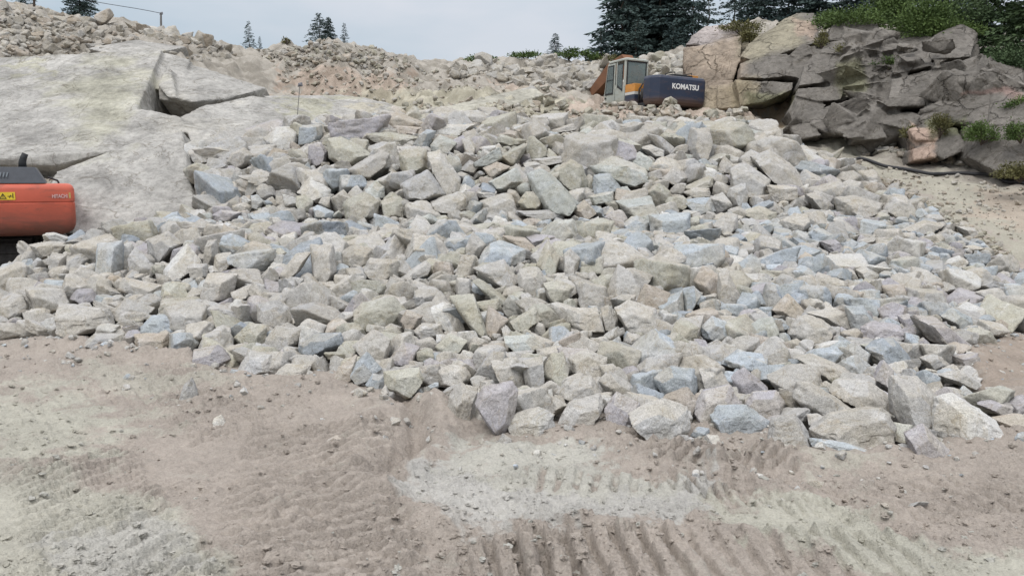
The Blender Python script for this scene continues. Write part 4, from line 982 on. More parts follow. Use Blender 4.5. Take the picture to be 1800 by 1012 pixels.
for i in hb:
    r = ROCKS[i]
    if r['proto'] is None:
        o = npmesh('boulder', r['V'], r['F'], M_ROCK, True, {'tone': ('FLOAT', r['t'])}); o.location = r['c']; o.data.set_sharp_from_angle(angle=math.radians(50))
    else:
        p = PROTO[r['proto']]
        if p['mesh'] is None:
            o = npmesh('boulder', p[5][0], p[5][1], M_ROCK, True, {'tone': ('FLOAT', p[5][2])}); p['mesh'] = o.data
        else: o = bpy.data.objects.new('boulder', p['mesh']); COL.objects.link(o)
        m = Matrix([list(q) for q in r['R']]).to_4x4() @ Matrix.Diagonal((*r['s'],1)); m.translation = Vector(r['c']); o.matrix_world = m
    cc = np.array(ROCKC[r['col']])*np.random.default_rng(i).uniform(.88,1.10); o.color = (*cc,1)
    lb = label_for(i); used.add(lb); lone = r.get('solo')
    tag(o, lb, 'boulder', 'lone stones on the mud' if lone else 'boulders of the blasted rock pile' if i < NPILE else 'rocks on the banks above the pile')
def merged(name, ids, lv_big=3):
    Vs, Fs, Cs, Ts, off = [], [], [], [], 0
    for i in ids:
        r = ROCKS[i]
        if r['proto'] is None: V, F, t = r['V']+r['c'], r['F'], r['t']
        else:
            lv = 4 if r['rad']*FPX/r['c'][1] > 9 else 3
            V = world(r, lv); F = PROTO[r['proto']][lv][1]; t = PROTO[r['proto']][lv][2]
        cc = np.array(ROCKC[r['col']])*np.random.default_rng(i).uniform(.86,1.10)
        if r.get('bank'): cc = cc*np.array((.88,.86,.82))
        Vs.append(V); Fs.append(F+off); Cs.append(np.tile(np.append(cc,1), (len(V),1))); Ts.append(t); off += len(V)
    o = npmesh(name, np.vstack(Vs), np.vstack(Fs), M_RUB, True, {'col': ('FLOAT_COLOR', np.vstack(Cs)), 'tone': ('FLOAT', np.concatenate(Ts))})
    o.data.set_sharp_from_angle(angle=math.radians(50)); return o
rest = [i for i in range(NPILE) if i not in single]; restb = [i for i in range(NPILE, len(ROCKS)) if i not in single]
ob = merged('rubble', rest); tag(ob, 'smaller angular grey stones filling the gaps of the rock pile', 'rubble', kind='stuff')
ob = merged('bank_stones', restb); tag(ob, 'loose brownish stones scattered over the banks above the pile', 'loose stones', kind='stuff')
def GC(x, y):
    i = np.clip(np.searchsorted(rr, np.hypot(x, y)), 0, nr-1); j = np.clip(np.round((np.arctan2(x, y)+38*PI/180)/(76*PI/180)*639).astype(int), 0, 639)
    return col.reshape(nr, na, 3)[i, j]
# crumbs of mud and chips of stone trodden over the pit floor
bm_ = bmesh.new(); bmesh.ops.create_icosphere(bm_, subdivisions=1, radius=1); v1 = np.array([v.co[:] for v in bm_.verts]); f1 = np.array([[v.index for v in f.verts] for f in bm_.faces]); bm_.free()
bm_ = bmesh.new(); bmesh.ops.create_icosphere(bm_, subdivisions=2, radius=1); v2_ = np.array([v.co[:] for v in bm_.verts]); f2_ = np.array([[v.index for v in f.verts] for f in bm_.faces]); bm_.free()
nC = 20000; py_ = 560+(1040-560)*frg.random(nC)**.8; px_ = frg.uniform(-60,1860,nC); ok = ~inpoly(px_, py_, PILE); px_, py_ = px_[ok], py_[ok]
a = (px_-CX)/FPX; b = (CY-py_)/FPX; d = CAMH*(ct+b*st)/(st-b*ct); X = a*d/(ct+b*st); Y = d
dens = n2(X, Y, .8, 3, 30)+.35*n2(X, Y, 3, 3, 33); keep = (dens+frg.random(len(X))*.9 > .30) & (Y < 12); X, Y = X[keep], Y[keep]
Vs, Fs, Cs, off = [], [], [], 0
Z = G(X, Y)
nrm = len(X); r = .003+.020*frg.random(nrm)**10; bigm = r > .010
for (vv, ff), sel in (((v1, f1), ~bigm), ((v2_, f2_), bigm)):
    q = np.where(sel)[0]; k = len(vv)
    v = vv[None]*(1+.32*frg.normal(size=(len(q),k,1)))*r[q][:,None,None]*np.array((1.15,1,.7))*frg.uniform(.7,1.3,(len(q),1,3))+np.stack([X[q],Y[q],Z[q]-r[q]*.05],1)[:,None,:]
    c = np.where((frg.random(len(q)) < .10)[:,None], np.array((.40,.39,.35)), GC(X[q],Y[q])*frg.uniform(.92,1.10,(len(q),1))); c = np.hstack([c, np.ones((len(q),1))])
    Vs.append(v.reshape(-1,3)); Fs.append((ff[None]+np.arange(len(q))[:,None,None]*k+off).reshape(-1,3)); Cs.append(np.repeat(c, k, 0)); off += len(q)*k
ob = npmesh('dirt_crumbs', np.vstack(Vs), np.vstack(Fs), M_GROUND, False, {'col': ('FLOAT_COLOR', np.vstack(Cs))}); tag(ob, 'crumbs of brown mud and stone chips strewn over the pit floor', 'dirt', kind='stuff')
print('rocks', len(ROCKS), 'pile', NPILE, 'heroes', NHERO, 'singles', len(single), 'unique labels', len(used))
# ------------------------------------------------------------------ excavators
P_BLUE = paint('paint_blue', (.024,.034,.062), (.12,.075,.055), .6, (1.12,.10), .45)
P_CREAM = paint('paint_cream', (.36,.38,.345), (.20,.16,.09), .6, (1.15,.10), .6, .3, 5)
P_AMBER = paint('paint_amber', (.50,.22,.045), (.14,.08,.05), .5, None, .5)
P_WHITE = paint('paint_white', (.5,.5,.48), (.25,.2,.15), .35)
P_RUST = paint('rusty_steel', (.19,.095,.055), (.09,.055,.045), .8, None, .85, .15, 4)
P_ORANGE = paint('paint_orange', (.46,.092,.052), (.105,.055,.04), .75, (1.36,.24), .5, .4, 3.4)
P_BLACK = plain('black_steel', (.022,.023,.025), .6, .3, .3)
P_HOOD = plain('hood_black', (.045,.05,.06), .5, .4, .15)
P_TRACK = plain('track_steel', (.045,.042,.04), .85, .15, .4)
P_TXT = plain('lettering_white', (.70,.70,.68), .6, .2, .1); P_TXTF = plain('lettering_faded', (.62,.42,.40), .7, .2, .25, 60)
P_YEL = plain('sticker_yellow', (.66,.48,.04), .5, .3, .15, 30); P_INK = plain('sticker_ink', (.03,.03,.03), .6, .2, .1)
P_SEAT = plain('seat_dark', (.05,.05,.055), .8, .2, .2)
def glass(name, tint, trans):
    b = NB(name); b.p.inputs['Base Color'].default_value = (*tint,1); b.p.inputs['Roughness'].default_value = .12; b.p.inputs['Specular IOR Level'].default_value = .6
    t = b.n('ShaderNodeBsdfTransparent'); t.inputs[0].default_value = (.75,.82,.8,1); m = b.n('ShaderNodeMixShader')
    ob = b.n('ShaderNodeTexCoord').outputs['Object']; f = b.ramp(b.noise(5,4,.6,ob), (.3,max(trans-.15,0)),(.7,trans+.1)); b.l(f, m.inputs[0])
    b.l(b.p.outputs[0], m.inputs[1]); b.l(t.outputs[0], m.inputs[2]); b.l(m.outputs[0], b.N['Material Output'].inputs[0]); return b.m
GLASS = glass('cab_glass', (.16,.20,.20), .35)
def rrect(x0, x1, y0, y1, r, n=5, only=None):
    "rounded rectangle outline, counter-clockwise; r per corner (x1y1, x0y1, x0y0, x1y0)"
    if not hasattr(r, '__len__'): r = (r,)*4
    out = []
    for (cx, cy, sx, sy, a0), q in zip(((x1,y1,-1,-1,0),(x0,y1,1,-1,90),(x0,y0,1,1,180),(x1,y0,-1,1,270)), r):
        for k in range(n+1):
            a = math.radians(a0+90*k/n); out.append((cx+sx*q+q*math.cos(a), cy+sy*q+q*math.sin(a)))
    return out
def loft(mb, secs):
    "stack of outlines with the same point count at heights z"
    rings = [[mb.bm.verts.new((x,y,z)) for x,y in o] for o,z in secs]; n = len(rings[0])
    for a, b in zip(rings, rings[1:]):
        for k in range(n): mb.bm.faces.new((a[k],a[(k+1)%n],b[(k+1)%n],b[k]))
    mb.bm.faces.new(rings[0][::-1]); mb.bm.faces.new(rings[-1]); return mb
def lettering(name, text, mat, parent, loc, width, height, bold=.02, tilt=0):
    cu = bpy.data.curves.new(name, 'FONT'); cu.body = text; cu.size = 1; cu.extrude = .004/height; cu.offset = bold; cu.align_x = 'LEFT'
    o = bpy.data.objects.new(name, cu); COL.objects.link(o); dg = bpy.context.evaluated_depsgraph_get()
    me = bpy.data.meshes.new_from_object(o.evaluated_get(dg)); bpy.data.objects.remove(o)
    n = len(me.vertices); co = np.zeros(n*3, np.float32); me.vertices.foreach_get('co', co); co = co.reshape(-1,3)
    lo, hi = co.min(0), co.max(0); co = (co-lo)/(hi-lo)*np.array((width,height,.006)); me.vertices.foreach_set('co', co.ravel().astype(np.float32))
    me.materials.clear(); me.materials.append(mat); me.name = name
    q = bpy.data.objects.new(name, me); COL.objects.link(q); q.parent = parent; q.location = loc; q.rotation_euler = (PI/2+tilt,0,0); return q
def track(parent, x0, x1, y0, y1, h):
    r = h/2; prof = [(y1-r+r*math.sin(a), r+r*math.cos(a)) for a in np.linspace(0, PI, 9)]+[(y0+r-r*math.sin(a), r-r*math.cos(a)) for a in np.linspace(0, PI, 9)]
    m = MB().prism([(u,v) for u,v in prof], x0, x1, 'x'); L_ = y1-y0-2*r; per = 2*L_+2*PI*r; n = int(per/.17)
    for k in range(n):                                              # grouser bars round the belt
        s = per*k/n
        if s < L_: c, t = (y0+r+s, h), 0
        elif s < L_+PI*r: a = (s-L_)/r; c, t = (y1-r+r*math.sin(a), r+r*math.cos(a)), -a
        elif s < 2*L_+PI*r: c, t = (y1-r-(s-L_-PI*r), 0), PI
        else: a = (s-2*L_-PI*r)/r; c, t = (y0+r-r*math.sin(a), r-r*math.cos(a)), PI-a
        ty, tz = math.cos(t), math.sin(t); ny, nz_ = -tz, ty; pts = []
        for x in (x0-.01, x1+.01):
            for u, v in ((-.02,-.01),(.02,-.01),(.02,.03),(-.02,.03)): pts.append((x, c[0]+u*ty+v*ny, c[1]+u*tz+v*nz_))
        m.hull(pts)
    return m.build('track', P_TRACK, parent)
# --- blue and white machine on the bench
K = empty('excavator', (KX, KY, KZ+.06), KROT, math.radians(2.0))
K.scale = (.93,.93,.93); tag(K, 'old blue and cream tracked excavator with rusty boom on the bench above the boulders', 'excavator', 'tracked excavators')
m = MB(); secs = []
for z, ins in ((.93,.10),(1.02,.03),(1.12,0),(1.80,0),(1.87,.03),(1.90,.07)):
    secs.append(([(-1.08+ins,-1.30),(-1.08+ins,-1.72),(-.90+ins*.6,-2.05+ins),(.92-ins*.6,-2.05+ins),(1.08-ins,-1.88+ins*.6),(1.08-ins,-1.30)], z))
loft(m, secs); cw = m.build('counterweight', P_BLUE, K, .02)
lettering('lettering', 'KOMATSU', P_TXT, cw, (-.40,-2.056,1.46), 1.08, .185, .03)
m = MB().box(-.15,.62,-1.75,-.5,1.90,1.99); m.box(-.1,.5,-1.6,-.6,1.99,2.03); m.build('engine_hood', P_BLACK, K, .02)
m = MB().box(.64,1.0,-1.55,-.3,1.903,2.04); m.build('fuel_cap_housing', P_AMBER, K, .02)
m = MB().box(-1.0,1.04,-1.30,1.15,.86,1.02); m.box(.1,1.04,-1.28,.9,1.02,1.86); m.box(-.7,.1,-1.28,-.75,1.02,1.84); m.build('upper_frame', P_BLACK, K, .015)
m = MB().tube([(-.78,-1.15,1.05),(-.8,-1.12,1.35),(-.74,-1.05,1.7),(-.6,-.95,1.78)], .05, 8); m.cyl((-.86,-1.0,1.32), .11, .4, 'z', 14); m.tube([(-.95,-.85,1.05),(-.97,-.86,1.5),(-.85,-.9,1.72)], .03, 8); m.build('hydraulic_hose', P_TRACK, K, 0, True)
bx_ = MB().box(-1.09,-.50,-.74,-.10,1.02,1.34).build('side_box', P_BLUE, K, .02)
MB().box(-1.09,-.50,-.74,-.10,1.343,1.44).build('white_stripe', P_WHITE, bx_, .004); MB().box(-1.09,-.50,-.74,-.10,1.443,1.72).build('amber_panel', P_AMBER, bx_, .015)
m = MB()
for xx_ in (.25, .95): m.tube([(xx_,-1.2,1.86),(xx_,-1.2,2.16),(xx_,-.6,2.16),(xx_,-.6,1.86)], .018, 8)
m.build('handrail', P_BLACK, K, 0, True)
x0, x1, y0, y1, z0, zs, z1 = -1.10, -.14, -.06, 1.32, 1.02, 1.66, 2.60
cab = MB()
cab.prism([(y0,z0),(y1,z0),(y1+.06,1.5),(y1+.03,zs),(y0+.0,zs)], x0, x0+.05, 'x'); cab.prism([(y0,z0),(y1,z0),(y1+.06,1.5),(y1+.03,zs),(y0,zs)], x1-.05, x1, 'x')
cab.box(x0+.051,x1-.051,y0,y0+.05,z0,zs+.0); cab.box(x0+.051,x1-.051,y1-.04,y1+.02,z0,1.35); cab.box(x0+.051,x1-.051,y0+.051,y1-.041,z0,z0+.06)
for (xx_, yy_) in ((x0,y0),(x1-.07,y0)): cab.box(xx_,xx_+.07,yy_,yy_+.08,zs,z1)
for xx_ in (x0, x1-.06): cab.hull([(xx_+a,yb+b,z) for a in (0,.06) for b in (0,.06) for yb, z in ((y1-.03,zs),(y1-.22,z1))])
cab.box(x0,x0+.06,.50,.58,zs,z1); cab.build('cab', P_CREAM, K, .012)
cabp = [o for o in K.children if o.name.startswith('cab')][0]
m = MB(); loft(m, [(rrect(x0-.02,x1+.02,y0-.04,y1-.18,.09),z1),(rrect(x0-.02,x1+.02,y0-.04,y1-.18,.09),z1+.05),(rrect(x0+.05,x1-.05,y0+.03,y1-.26,.07),z1+.09)]); m.build('cab_roof', P_CREAM, cabp)
def pane(name, pts, parent=cabp):
    "thin glass sheet through 4 corner points (outer face), 8 mm thick towards +depth"
    p = [Vector(q) for q in pts]; n = (p[1]-p[0]).cross(p[2]-p[0]).normalized()*.008
    return MB().hull([tuple(q) for q in p]+[tuple(q+n) for q in p]).build(name, GLASS, parent)
wf = MB()
for a in (x0+.075, x1-.115): wf.box(a,a+.04,y0-.012,y0+.02,zs+.02,z1-.02)
wf.box(x0+.117,x1-.117,y0-.012,y0+.02,zs+.02,zs+.06); wf.box(x0+.117,x1-.117,y0-.012,y0+.02,z1-.06,z1-.02)
wr = wf.build('rear_window', P_BLACK, cabp); pane('pane', [(x0+.115,y0+.004,zs+.06),(x1-.115,y0+.004,zs+.06),(x1-.115,y0+.004,z1-.06),(x0+.115,y0+.004,z1-.06)], wr)
dr = MB(); dr.prism([(.60,1.10),(1.30,1.10),(1.34,1.50),(1.14,2.56),(.60,2.56)], x0-.035, x0-.004, 'x'); door = dr.build('door', P_CREAM, cabp, .01)
dw = MB().prism([(.66,1.45),(1.26,1.45),(1.26,1.56),(1.09,2.50),(.66,2.50)], x0-.05, x0-.036, 'x').build('door_window', P_BLACK, door, .004)
pane('pane', [(x0-.055,.71,1.51),(x0-.055,1.20,1.51),(x0-.055,1.05,2.45),(x0-.055,.71,2.45)], dw)
MB().box(x0-.066,x0-.056,.70,1.16,1.96,1.985).build('slide_rail', P_BLACK, dw); MB().box(x0-.075,x0-.036,1.16,1.24,1.32,1.37).build('handle', P_BLACK, door, .006)
sw = MB().prism([(.07,1.50),(.46,1.70),(.46,2.50),(.07,2.50)], x0-.012, x0-.001, 'x').build('side_window', P_BLACK, cabp); pane('pane', [(x0-.018,.11,1.60),(x0-.018,.42,1.76),(x0-.018,.42,2.46),(x0-.018,.11,2.46)], sw)
st_ = MB().box(-.85,-.4,.25,.75,1.35,1.5); st_.hull([(x,y,z) for x in (-.83,-.42) for y,z in ((.22,1.5),(.34,1.5),(.14,2.1),(.24,2.1))]); st_.build('operator_seat', P_SEAT, cabp, .03)
m = MB(); bw_ = .24                                                 # boom: pivot, peak, then down towards the bank
prof = [(.75,1.15),(1.05,1.12),(2.6,2.55),(3.4,2.45),(5.35,1.62),(5.45,1.95),(3.6,3.02),(2.5,3.25),(.85,1.75)]
m.prism(prof, .22, .22+bw_*2, 'x'); m.build('boom', P_RUST, K, .02)
m = MB(); m.prism([(5.15,2.15),(5.45,2.25),(5.85,1.30),(5.95,.55),(5.65,.5),(5.5,1.2)], .28, .64, 'x'); m.build('arm', P_RUST, K, .02)
m = MB().tube([(.15,1.2,1.1),(.15,3.0,2.35)], .075, 12); m.tube([(.77,1.2,1.1),(.77,3.0,2.35)], .075, 12); m.build('boom_cylinder', P_BLACK, K)
m = MB(); m.prism([(5.55,.9),(5.9,1.0),(6.35,.6),(6.3,.1),(5.8,-.05),(5.75,.4)], .05, .87, 'x'); m.build('bucket', P_RUST, K, .02)
MB().cyl((0,0,.80),.55,.14,'z',28).build('slew_ring', P_TRACK, K)
for a, b in ((-1.05,-.55),(.55,1.05)): track(K, a, b, -1.45, 1.45, .72)
MB().box(-.54,.54,-.5,.5,.25,.72).build('undercarriage', P_TRACK, K, .02)
# --- orange machine at the left edge of the photo
O = empty('excavator', (-10.17, 16.6, .0), math.radians(28))
tag(O, 'orange tracked excavator at the left edge with muddy counterweight and black engine cover', 'excavator', 'tracked excavators')
m = MB(); secs = []
for z, ins in ((1.00,.26),(1.04,.13),(1.10,.05),(1.19,.012),(1.30,0),(1.60,0),(1.612,.012),(1.628,.012),(1.64,0),(1.86,0),(1.92,.025),(1.955,.07),(1.965,.12)):
    secs.append((rrect(-1.25+ins,1.25-ins,-1.8+ins,-1.0,(.03,.03,.13,.13),7), z))
loft(m, secs); cw = m.build('counterweight', P_ORANGE, O, 0, True); cw.data.set_sharp_from_angle(angle=math.radians(35))
lettering('lettering', 'HITACHI', P_TXTF, cw, (.88,-1.806,1.70), .25, .07, .02)
stk = MB().box(.02,.29,-1.808,-1.795,1.675,1.815).build('warning_sticker', P_YEL, cw)
def tri(mb, pts, w_):                                               # outlined triangle and arrow strokes on the sticker
    for a, b in zip(pts, pts[1:]): 
        a, b = Vector((a[0],0,a[1])), Vector((b[0],0,b[1])); d = (b-a).normalized()*w_/2; n = Vector((-d.z,0,d.x))
        mb.hull([(q.x, y, q.z) for q in (a-d-n, a-d+n, b+d-n, b+d+n) for y in (-1.8115,-1.8085)])
m = MB(); tri(m, [(.05,1.70),(.145,1.70),(.098,1.785),(.05,1.70)], .013); tri(m, [(.098,1.722),(.098,1.75)], .01); tri(m, [(.175,1.74),(.255,1.74)], .012); tri(m, [(.255,1.71),(.255,1.785)], .013); tri(m, [(.20,1.715),(.218,1.76)], .01); m.build('warning_symbol', P_INK, stk)
MB().box(1.145,1.185,-1.795,-1.74,1.69,1.80).build('reflector', plain('reflector_old', (.42,.30,.10), .4, .5), cw)
m = MB().hull([(x,y,z) for x,y,z in ((-1.2,-1.72,1.97),(.80,-1.72,1.97),(.80,-.4,1.97),(-1.2,-.4,1.97),(-1.2,-1.58,2.27),(.63,-1.58,2.27),(.63,-.5,2.27),(-1.2,-.5,2.27))]); hood = m.build('engine_cover', P_HOOD, O, .03)
m = MB()
for k in range(16): 
    xx_ = -.62+k*.052; m.hull([(xx_+a*.022+.02*b, -1.690+.142*b*.36-.006+c*.003, 2.09+b*.085) for a in (0,1) for b in (0,1) for c in (0,1)])
m.build('vent_slots', plain('slot_grey', (.12,.135,.15), .6), hood)
m = MB().tube([(.41,-1.0,2.25),(.41,-1.0,2.36),(.43,-1.0,2.44),(.47,-1.0,2.53)], .075, 12, .055); m.build('exhaust_pipe', P_BLACK, O, 0, True)
m = MB().box(-1.2,1.2,-1.0,1.3,1.05,1.93); m.build('upper_body', P_ORANGE, O, .05)
m = MB().tube([(1.0,-1.2,1.965),(.98,-1.2,2.02),(.82,-1.2,2.08)], .018, 8); m.build('grab_rail', P_BLACK, O)
MB().cyl((0,.3,.98),.6,.18,'z',28).build('slew_ring', P_TRACK, O)
for a, b in ((-.2,.46),(-2.2,-1.6)): track(O, a, b, -1.35, 2.1, .93)
MB().box(-1.59,-.21,-.4,1.0,.35,.88).build('undercarriage', P_TRACK, O, .02)

# ------------------------------------------------------------------ trees, shrubs
L_SPR = leaf_material('needles_dark', (.031,.052,.053), (.070,.100,.090)); L_SPRG = leaf_material('needles_green', (.035,.060,.028), (.085,.125,.055), .7)
L_BUSH = leaf_material('leaves_green', (.045,.075,.022), (.105,.155,.045), 1.4); L_DRY = leaf_material('leaves_olive', (.075,.075,.030), (.15,.14,.06), 1.5)
BARK = plain('bark', (.07,.055,.045), .95, .1, .3)
def cards(C, D, Wd, ln, wd):
    "pointed leaf sheets: base C, direction D, width direction Wd"
    D = D/np.linalg.norm(D, axis=1)[:,None]; Wd = np.cross(D, Wd); Wd = Wd/np.maximum(np.linalg.norm(Wd, axis=1)[:,None], 1e-6)
    l = ln[:,None]; h = wd[:,None]
    V = np.stack([C, C+D*l*.45+Wd*h, C+D*l, C+D*l*.45-Wd*h], 1).reshape(-1,3); return V, np.arange(len(V)).reshape(-1,4)
def spruce_mesh(seed, dense, rad, gaps=.0):
    "unit-height spruce: whorls of drooping branches hung with needle sprays"
    g = np.random.default_rng(seed); C, D, LN, WD = [], [], [], []; nwh = int(15*dense)+9
    for w_ in range(nwh):
        z = .05+.93*(w_/nwh)**.92; nb = g.integers(5,8)
        for b in range(nb):
            if g.random() < gaps: continue
            az = g.uniform(0, 2*PI); Lb = rad*(1-z)**.82*g.uniform(.62,1.18)+.015; n = max(5, int(46*dense*Lb/rad))
            t = g.random(n)**.75; dr = g.uniform(.16,.38); up = g.uniform(.05,.22)
            r = Lb*t; zz = z+up*r-dr*Lb*t*t+g.normal(0,.006,n)
            side = g.normal(0,.16,n)*Lb*(1-.5*t)
            x = r*math.cos(az)-side*math.sin(az); y = r*math.sin(az)+side*math.cos(az)
            C.append(np.stack([x,y,zz],1)); a2 = az+g.normal(0,.75,n)
            D.append(np.stack([np.cos(a2),np.sin(a2),g.normal(-.28,.35,n)],1)); LN.append(g.uniform(.025,.055,n)*(1 if dense > .8 else .9)); WD.append(g.uniform(.005,.011,n))
    C = np.vstack(C); D = np.vstack(D); return cards(C, D, g.normal(size=C.shape), np.concatenate(LN), np.concatenate(WD))
def trunk_mesh(sd, h=1.0, r=.014):
    g = random.Random(sd); m = MB(); m.tube([(g.uniform(-.01,.01)*k, g.uniform(-.01,.01)*k, h*k/6-.04) for k in range(7)], r, 8, r*.15); return m
SPR = {}
def spruce(kind, px, top, d, label, base_py=None, group=None, width=1.0):
    base = unproj(px, base_py if base_py is not None else 80, d); z0 = G(base[0], base[1])[0]-.1 if base_py is None else base[2]-.05
    tz = unproj(px, top, d)[2]; h = tz-z0; key = kind
    o = empty('spruce_tree', (base[0], base[1], z0), random.uniform(0, 6.28)); tag(o, label, 'tree', group)
    if key not in SPR:
        sd, dense, rad, mat, gaps = {'dense':(1,1.45,.30,L_SPR,0),'dense2':(2,1.5,.34,L_SPR,.05),'tall':(3,1.6,.25,L_SPR,.03),'thin':(4,.75,.26,L_SPR,.16),'green':(5,1.5,.33,L_SPRG,.04),'mid':(6,1.0,.36,L_SPR,.08)}[kind]
        V, F = spruce_mesh(sd, dense, rad, gaps); c = npmesh('crown', V, F, mat, False, parent=o); t = trunk_mesh(sd).build('trunk', BARK, o); SPR[key] = (c, t)
    else:
        for q in SPR[key]: n = q.copy(); COL.objects.link(n); n.parent = o
    o.scale = (h*width, h*width, h); return o
sg = 'small spruces on the skyline'
spruce('thin',438,35,42,'thin small spruce standing alone on the skyline left of the rubble mound',88,sg)
spruce('thin',457,63,42,'tiny spruce seedling just right of the lone thin spruce',86,sg,.9)
spruce('mid',561,21,43,'dense bushy spruce on top of the rubble mound',76,sg,1.35)
spruce('dense2',578,29,43.4,'small spruce merged with the right side of the bushy one on the mound',76,sg,1.2)
spruce('thin',606,39,43,'thin spindly spruce on the right shoulder of the rubble mound',80,sg)
spruce('mid',976,57,41.5,'small spruce on the berm left of the dark clump',100,sg,1.25)
spruce('mid',46,-46,42,'spruce cut off by the top edge at the far left of the hill',16,sg,1.1)
spruce('dense',142,-62,42,'broad spruce cut off by the top edge behind the left hill',30,sg,1.2)
cg = 'dark spruces behind the blue excavator'
for (k, px_, top_, d_, wd_, lb) in [('dense',1094,-70,46,1.15,'tall dark spruce at the left edge of the clump behind the blue excavator'),('mid',1056,48,44.5,1.0,'short dark spruce skirting the left foot of the dark clump'),
    ('tall',1128,-95,48,1.3,'tall dark spruce second from left in the clump behind the excavator'),('dense2',1158,-80,46,1.2,'wide dark spruce in the middle of the clump, above the excavator cab'),
    ('dense',1190,-65,47,1.2,'dark spruce right of the clump centre, above the blue counterweight'),('mid',1215,-40,45,1.1,'spruce at the right edge of the clump beside the pinkish rock'),('thin',1240,-25,44,1.2,'sparse spruce letting the sky through right of the dark clump'),
    ('mid',1120,30,44,1.1,'low spruce filling the front of the clump above the excavator boom'),('mid',1180,35,43.5,1.1,'low spruce in front of the clump above the excavator cab roof')]:
    spruce(k, px_, top_, d_, lb, None, cg, wd_)
rg = 'spruces behind the quarry face'
for i, (k, px_, top_, d_, wd_, lb) in enumerate([('mid',1290,-45,39,1.2,'spruce with open branches above the pinkish rock dome'),('dense',1335,-70,38.5,1.2,'dark spruce above the gap between pinkish and olive rock'),('dense2',1385,-80,38,1.2,'dark spruce directly above the olive rock top'),
    ('tall',1435,-90,37,1.4,'dark spruce behind the left end of the grassy ledge'),('dense',1485,-80,36,1.3,'dark spruce behind the grassy ledge'),('dense2',1540,-95,35,1.3,'dark spruce left of the round green bush, behind it'),
    ('dense',1590,-90,34,1.3,'dark spruce right behind the round green bush'),('green',1650,-80,31,1.2,'greener spruce rising right of the round green bush'),('dense2',1700,-90,30,1.3,'dark spruce between two greener ones at the upper right'),
    ('green',1752,-80,26.5,1.1,'broad green spruce overhanging the right part of the quarry face'),('green',1815,-110,24.5,1.15,'green spruce at the right edge of the photo with low sweeping branches'),('dense',1870,-120,27,1.3,'dark spruce at the far upper right corner')]):
    spruce(k, px_, top_, d_, lb, None if d_ > 28 else [112,142][i % 2] if k == 'green' else None, rg, wd_)
def shrub(px, py, d, wpx, hpx, mat, label, n=2600, leaf=.05, group=None, kind='bush', name='shrub'):
    "leafy shrub: forked stems and many small leaves in uneven clumps"
    g = np.random.default_rng(int(px*7+py)); b0 = unproj(px, py, d); rw = wpx*d/FPX/2; hh = hpx*d/FPX
    o = empty(name, tuple(b0-np.array((0,0,.05))), 0); tag(o, label, kind, group)
    nc = max(9, int(n/110)); cc = g.normal(size=(nc,3)); cc = cc/np.linalg.norm(cc, axis=1)[:,None]*g.uniform(.35,.95,(nc,1)); cc[:,2] = np.abs(cc[:,2]); cc = cc*np.array((rw,rw*.8,hh*.82))+np.array((0,0,hh*.08))
    k = g.integers(0, nc, n); C = cc[k]+g.normal(size=(n,3))*np.array((rw*.19,rw*.19,hh*.15)); C[:,2] = np.maximum(C[:,2], .0)
    D = (C-np.array((0,0,hh*.2)))+g.normal(size=(n,3))*rw*.6; D[:,2] += .25*rw
    V, F = cards(C, D, g.normal(size=(n,3)), leaf*g.uniform(.7,1.5,n), leaf*.26*g.uniform(.7,1.3,n)); npmesh('foliage', V, F, mat, False, parent=o)
    m = MB()
    for q in cc[:9]: m.tube([(0,0,-.1), tuple(q*.5+g.normal(size=3)*.03), tuple(q)], .018, 6, .006)
    m.build('stem', BARK, o); return o
shrub(1622,66,26.0,128,66,L_BUSH,'round bright green bush on top of the dark quarry face',9000,.085)
shrub(1500,46,27.5,130,34,L_BUSH,'long low green bush along the grassy ledge left of the round bush',5000,.08)
shrub(1452,44,28.2,50,32,L_BUSH,'small green bush on the crack between olive and dark rock',1800,.07)
shrub(1566,22,27.6,90,40,L_BUSH,'green bush behind and left of the round bright one',3500,.08)
shrub(1690,48,26.5,100,60,L_SPRG,'dark green bush right of the round bright one',4000,.08)
shrub(1700,60,25.6,60,30,L_BUSH,'low green bush hanging over the rock dome',1800,.07)
shrub(1786,122,22.6,100,46,L_SPRG,'wide dark green bush at the right edge above the rocks',4500,.07)
shrub(1300,52,29.8,70,16,L_DRY,'dry grass tuft on the pinkish rock dome',1800,.07,kind='grass tuft',name='grass_tuft')
shrub(1318,70,29.0,40,22,L_DRY,'dry grass tuft hanging in the gap beside the olive rock',1200,.07,kind='grass tuft',name='grass_tuft')
shrub(1446,78,26.2,26,26,L_DRY,'dry weeds growing in the dark vertical joint',700,.06,kind='weed',name='weed')
shrub(1725,243,19.5,54,32,L_BUSH,'small dark green bush on the rock at lower right',2400,.05)
shrub(1652,232,20.6,40,34,L_DRY,'olive weeds above the tan block at the face foot',1200,.05,kind='weed',name='weed')
shrub(1795,308,17.6,70,30,L_DRY,'olive undergrowth at the right end of the black hose',2200,.05)
shrub(1795,240,18.7,50,40,L_BUSH,'green bush by the right photo edge at half height of the face',1600,.05)
shrub(1600,238,21.5,30,20,L_DRY,'dry weeds left of the tan block at the face foot',700,.05,kind='weed',name='weed')
shrub(1490,98,25.2,40,26,L_DRY,'olive weeds hanging on the upper joint left of the rock dome',900,.06,kind='weed',name='weed')
shrub(1560,118,24.2,46,22,L_BUSH,'small green plant growing in a cleft in the middle of the dark face',1100,.06)
shrub(1740,150,22.0,80,30,L_SPRG,'low dark bush sprawling below the green spruces at right',2600,.06)
shrub(1800,185,20.0,60,26,L_BUSH,'low green bush at the right edge halfway down the dark face',1500,.055)
shrub(1700,200,21.2,30,18,L_DRY,'dry tuft on a ledge of the dark face right of the tan block',600,.05,kind='grass tuft',name='grass_tuft')
bg_ = 'bracken along the berm crest'
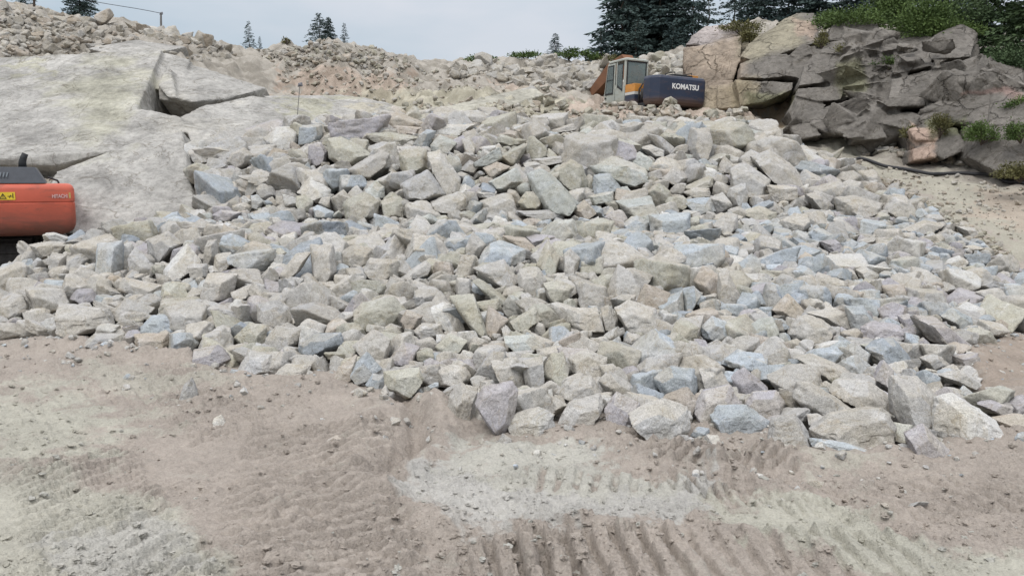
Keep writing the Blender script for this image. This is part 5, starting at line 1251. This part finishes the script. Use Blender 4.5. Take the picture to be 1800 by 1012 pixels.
for px_, py_, w_, h_, lb in [(852,106,60,9,'low bracken patch at the left end of the berm crest'),(925,100,70,14,'bracken patch left of the small berm spruce'),(1000,100,44,16,'bracken patch just right of the small berm spruce'),(1034,102,40,14,'bracken patch on the crest below the dark clump'),(1090,106,70,10,'low bracken strip under the dark clump')]:
    shrub(px_, py_, 37.6, w_, h_, L_BUSH if px_ < 1050 else L_DRY, lb, 900, .09, bg_, 'bracken', 'bracken')
shrub(503,74,36.6,14,12,L_DRY,'bare twiggy sapling on the left shoulder of the rubble mound',120,.08,kind='sapling',name='sapling')
# ------------------------------------------------------------------ hose, stakes, wire
hp = hit([1402,1430,1470,1510,1545,1575,1600,1640,1685,1732,1752,1775,1800,1850],[270,275,280,283,290,296,303,309,311,312,315,322,330,345])
P_HOSE = plain('hose_rubber', (.028,.028,.03), .6, .3, .3, 4)
pts = [(p[0], p[1], G(p[0],p[1])[0]+.04) for p in hp]
cu = []
for a, b in zip(pts, pts[1:]):
    for k in range(5): t_ = k/5; x_, y_ = a[0]+(b[0]-a[0])*t_, a[1]+(b[1]-a[1])*t_; cu.append((x_, y_, np.mean([G(x_+i_*.15,y_+j_*.15)[0] for i_ in (-1,0,1) for j_ in (-1,0,1)])+.06))
o = MB().tube(cu, .042, 8).build('hose', P_HOSE, None, 0, True); tag(o, 'long black rubber hose lying along the foot of the quarry face', 'hose')
def stake(px, py0, py1, d, lean, r, label, cap=True, cat='stake'):
    a = unproj(px, py0, d); b = unproj(px+lean, py1, d); o = empty('stake', tuple(a)); tag(o, label, cat); e_ = b-a
    MB().tube([(0,0,-.15), tuple(e_*.5), tuple(e_)], r, 7, r*.8).build('rod', plain('stake_grey', (.16,.155,.15), .7), o)
    if cap: MB().hull([tuple(e_+np.array(q)) for q in ((-.07,0,-.02),(.09,0,.0),(.07,.03,.12),(-.05,.03,.1),(0,-.04,.05))]).build('marker', plain('marker_grey', (.13,.13,.14), .7), o)
    return o
stake(521,221,152,25.0,6,.012,'thin leaning rod stuck in the pale bedrock slab behind the boulders',True,'rod')
stake(283,44,26,37.3,0,.05,'short post with a bracket on the left hill crest carrying a wire',True,'post')
wp = [unproj(px_, py_, 37.3+.0*px_) for px_, py_ in ((284,24),(262,19.5),(240,15.5),(215,11.5),(190,7.5),(165,3),(120,-6),(60,-18))]
o = MB().tube([tuple(p) for p in wp], .012, 6).build('wire', P_BLACK); tag(o, 'thin wire running from the hill-top post to the upper left', 'wire')
o = MB().tube([tuple(unproj(60,-18,37.3)), tuple(unproj(60,12,37.3))], .05, 8).build('post', BARK); tag(o, 'wooden post above the top edge at left holding the wire', 'post')
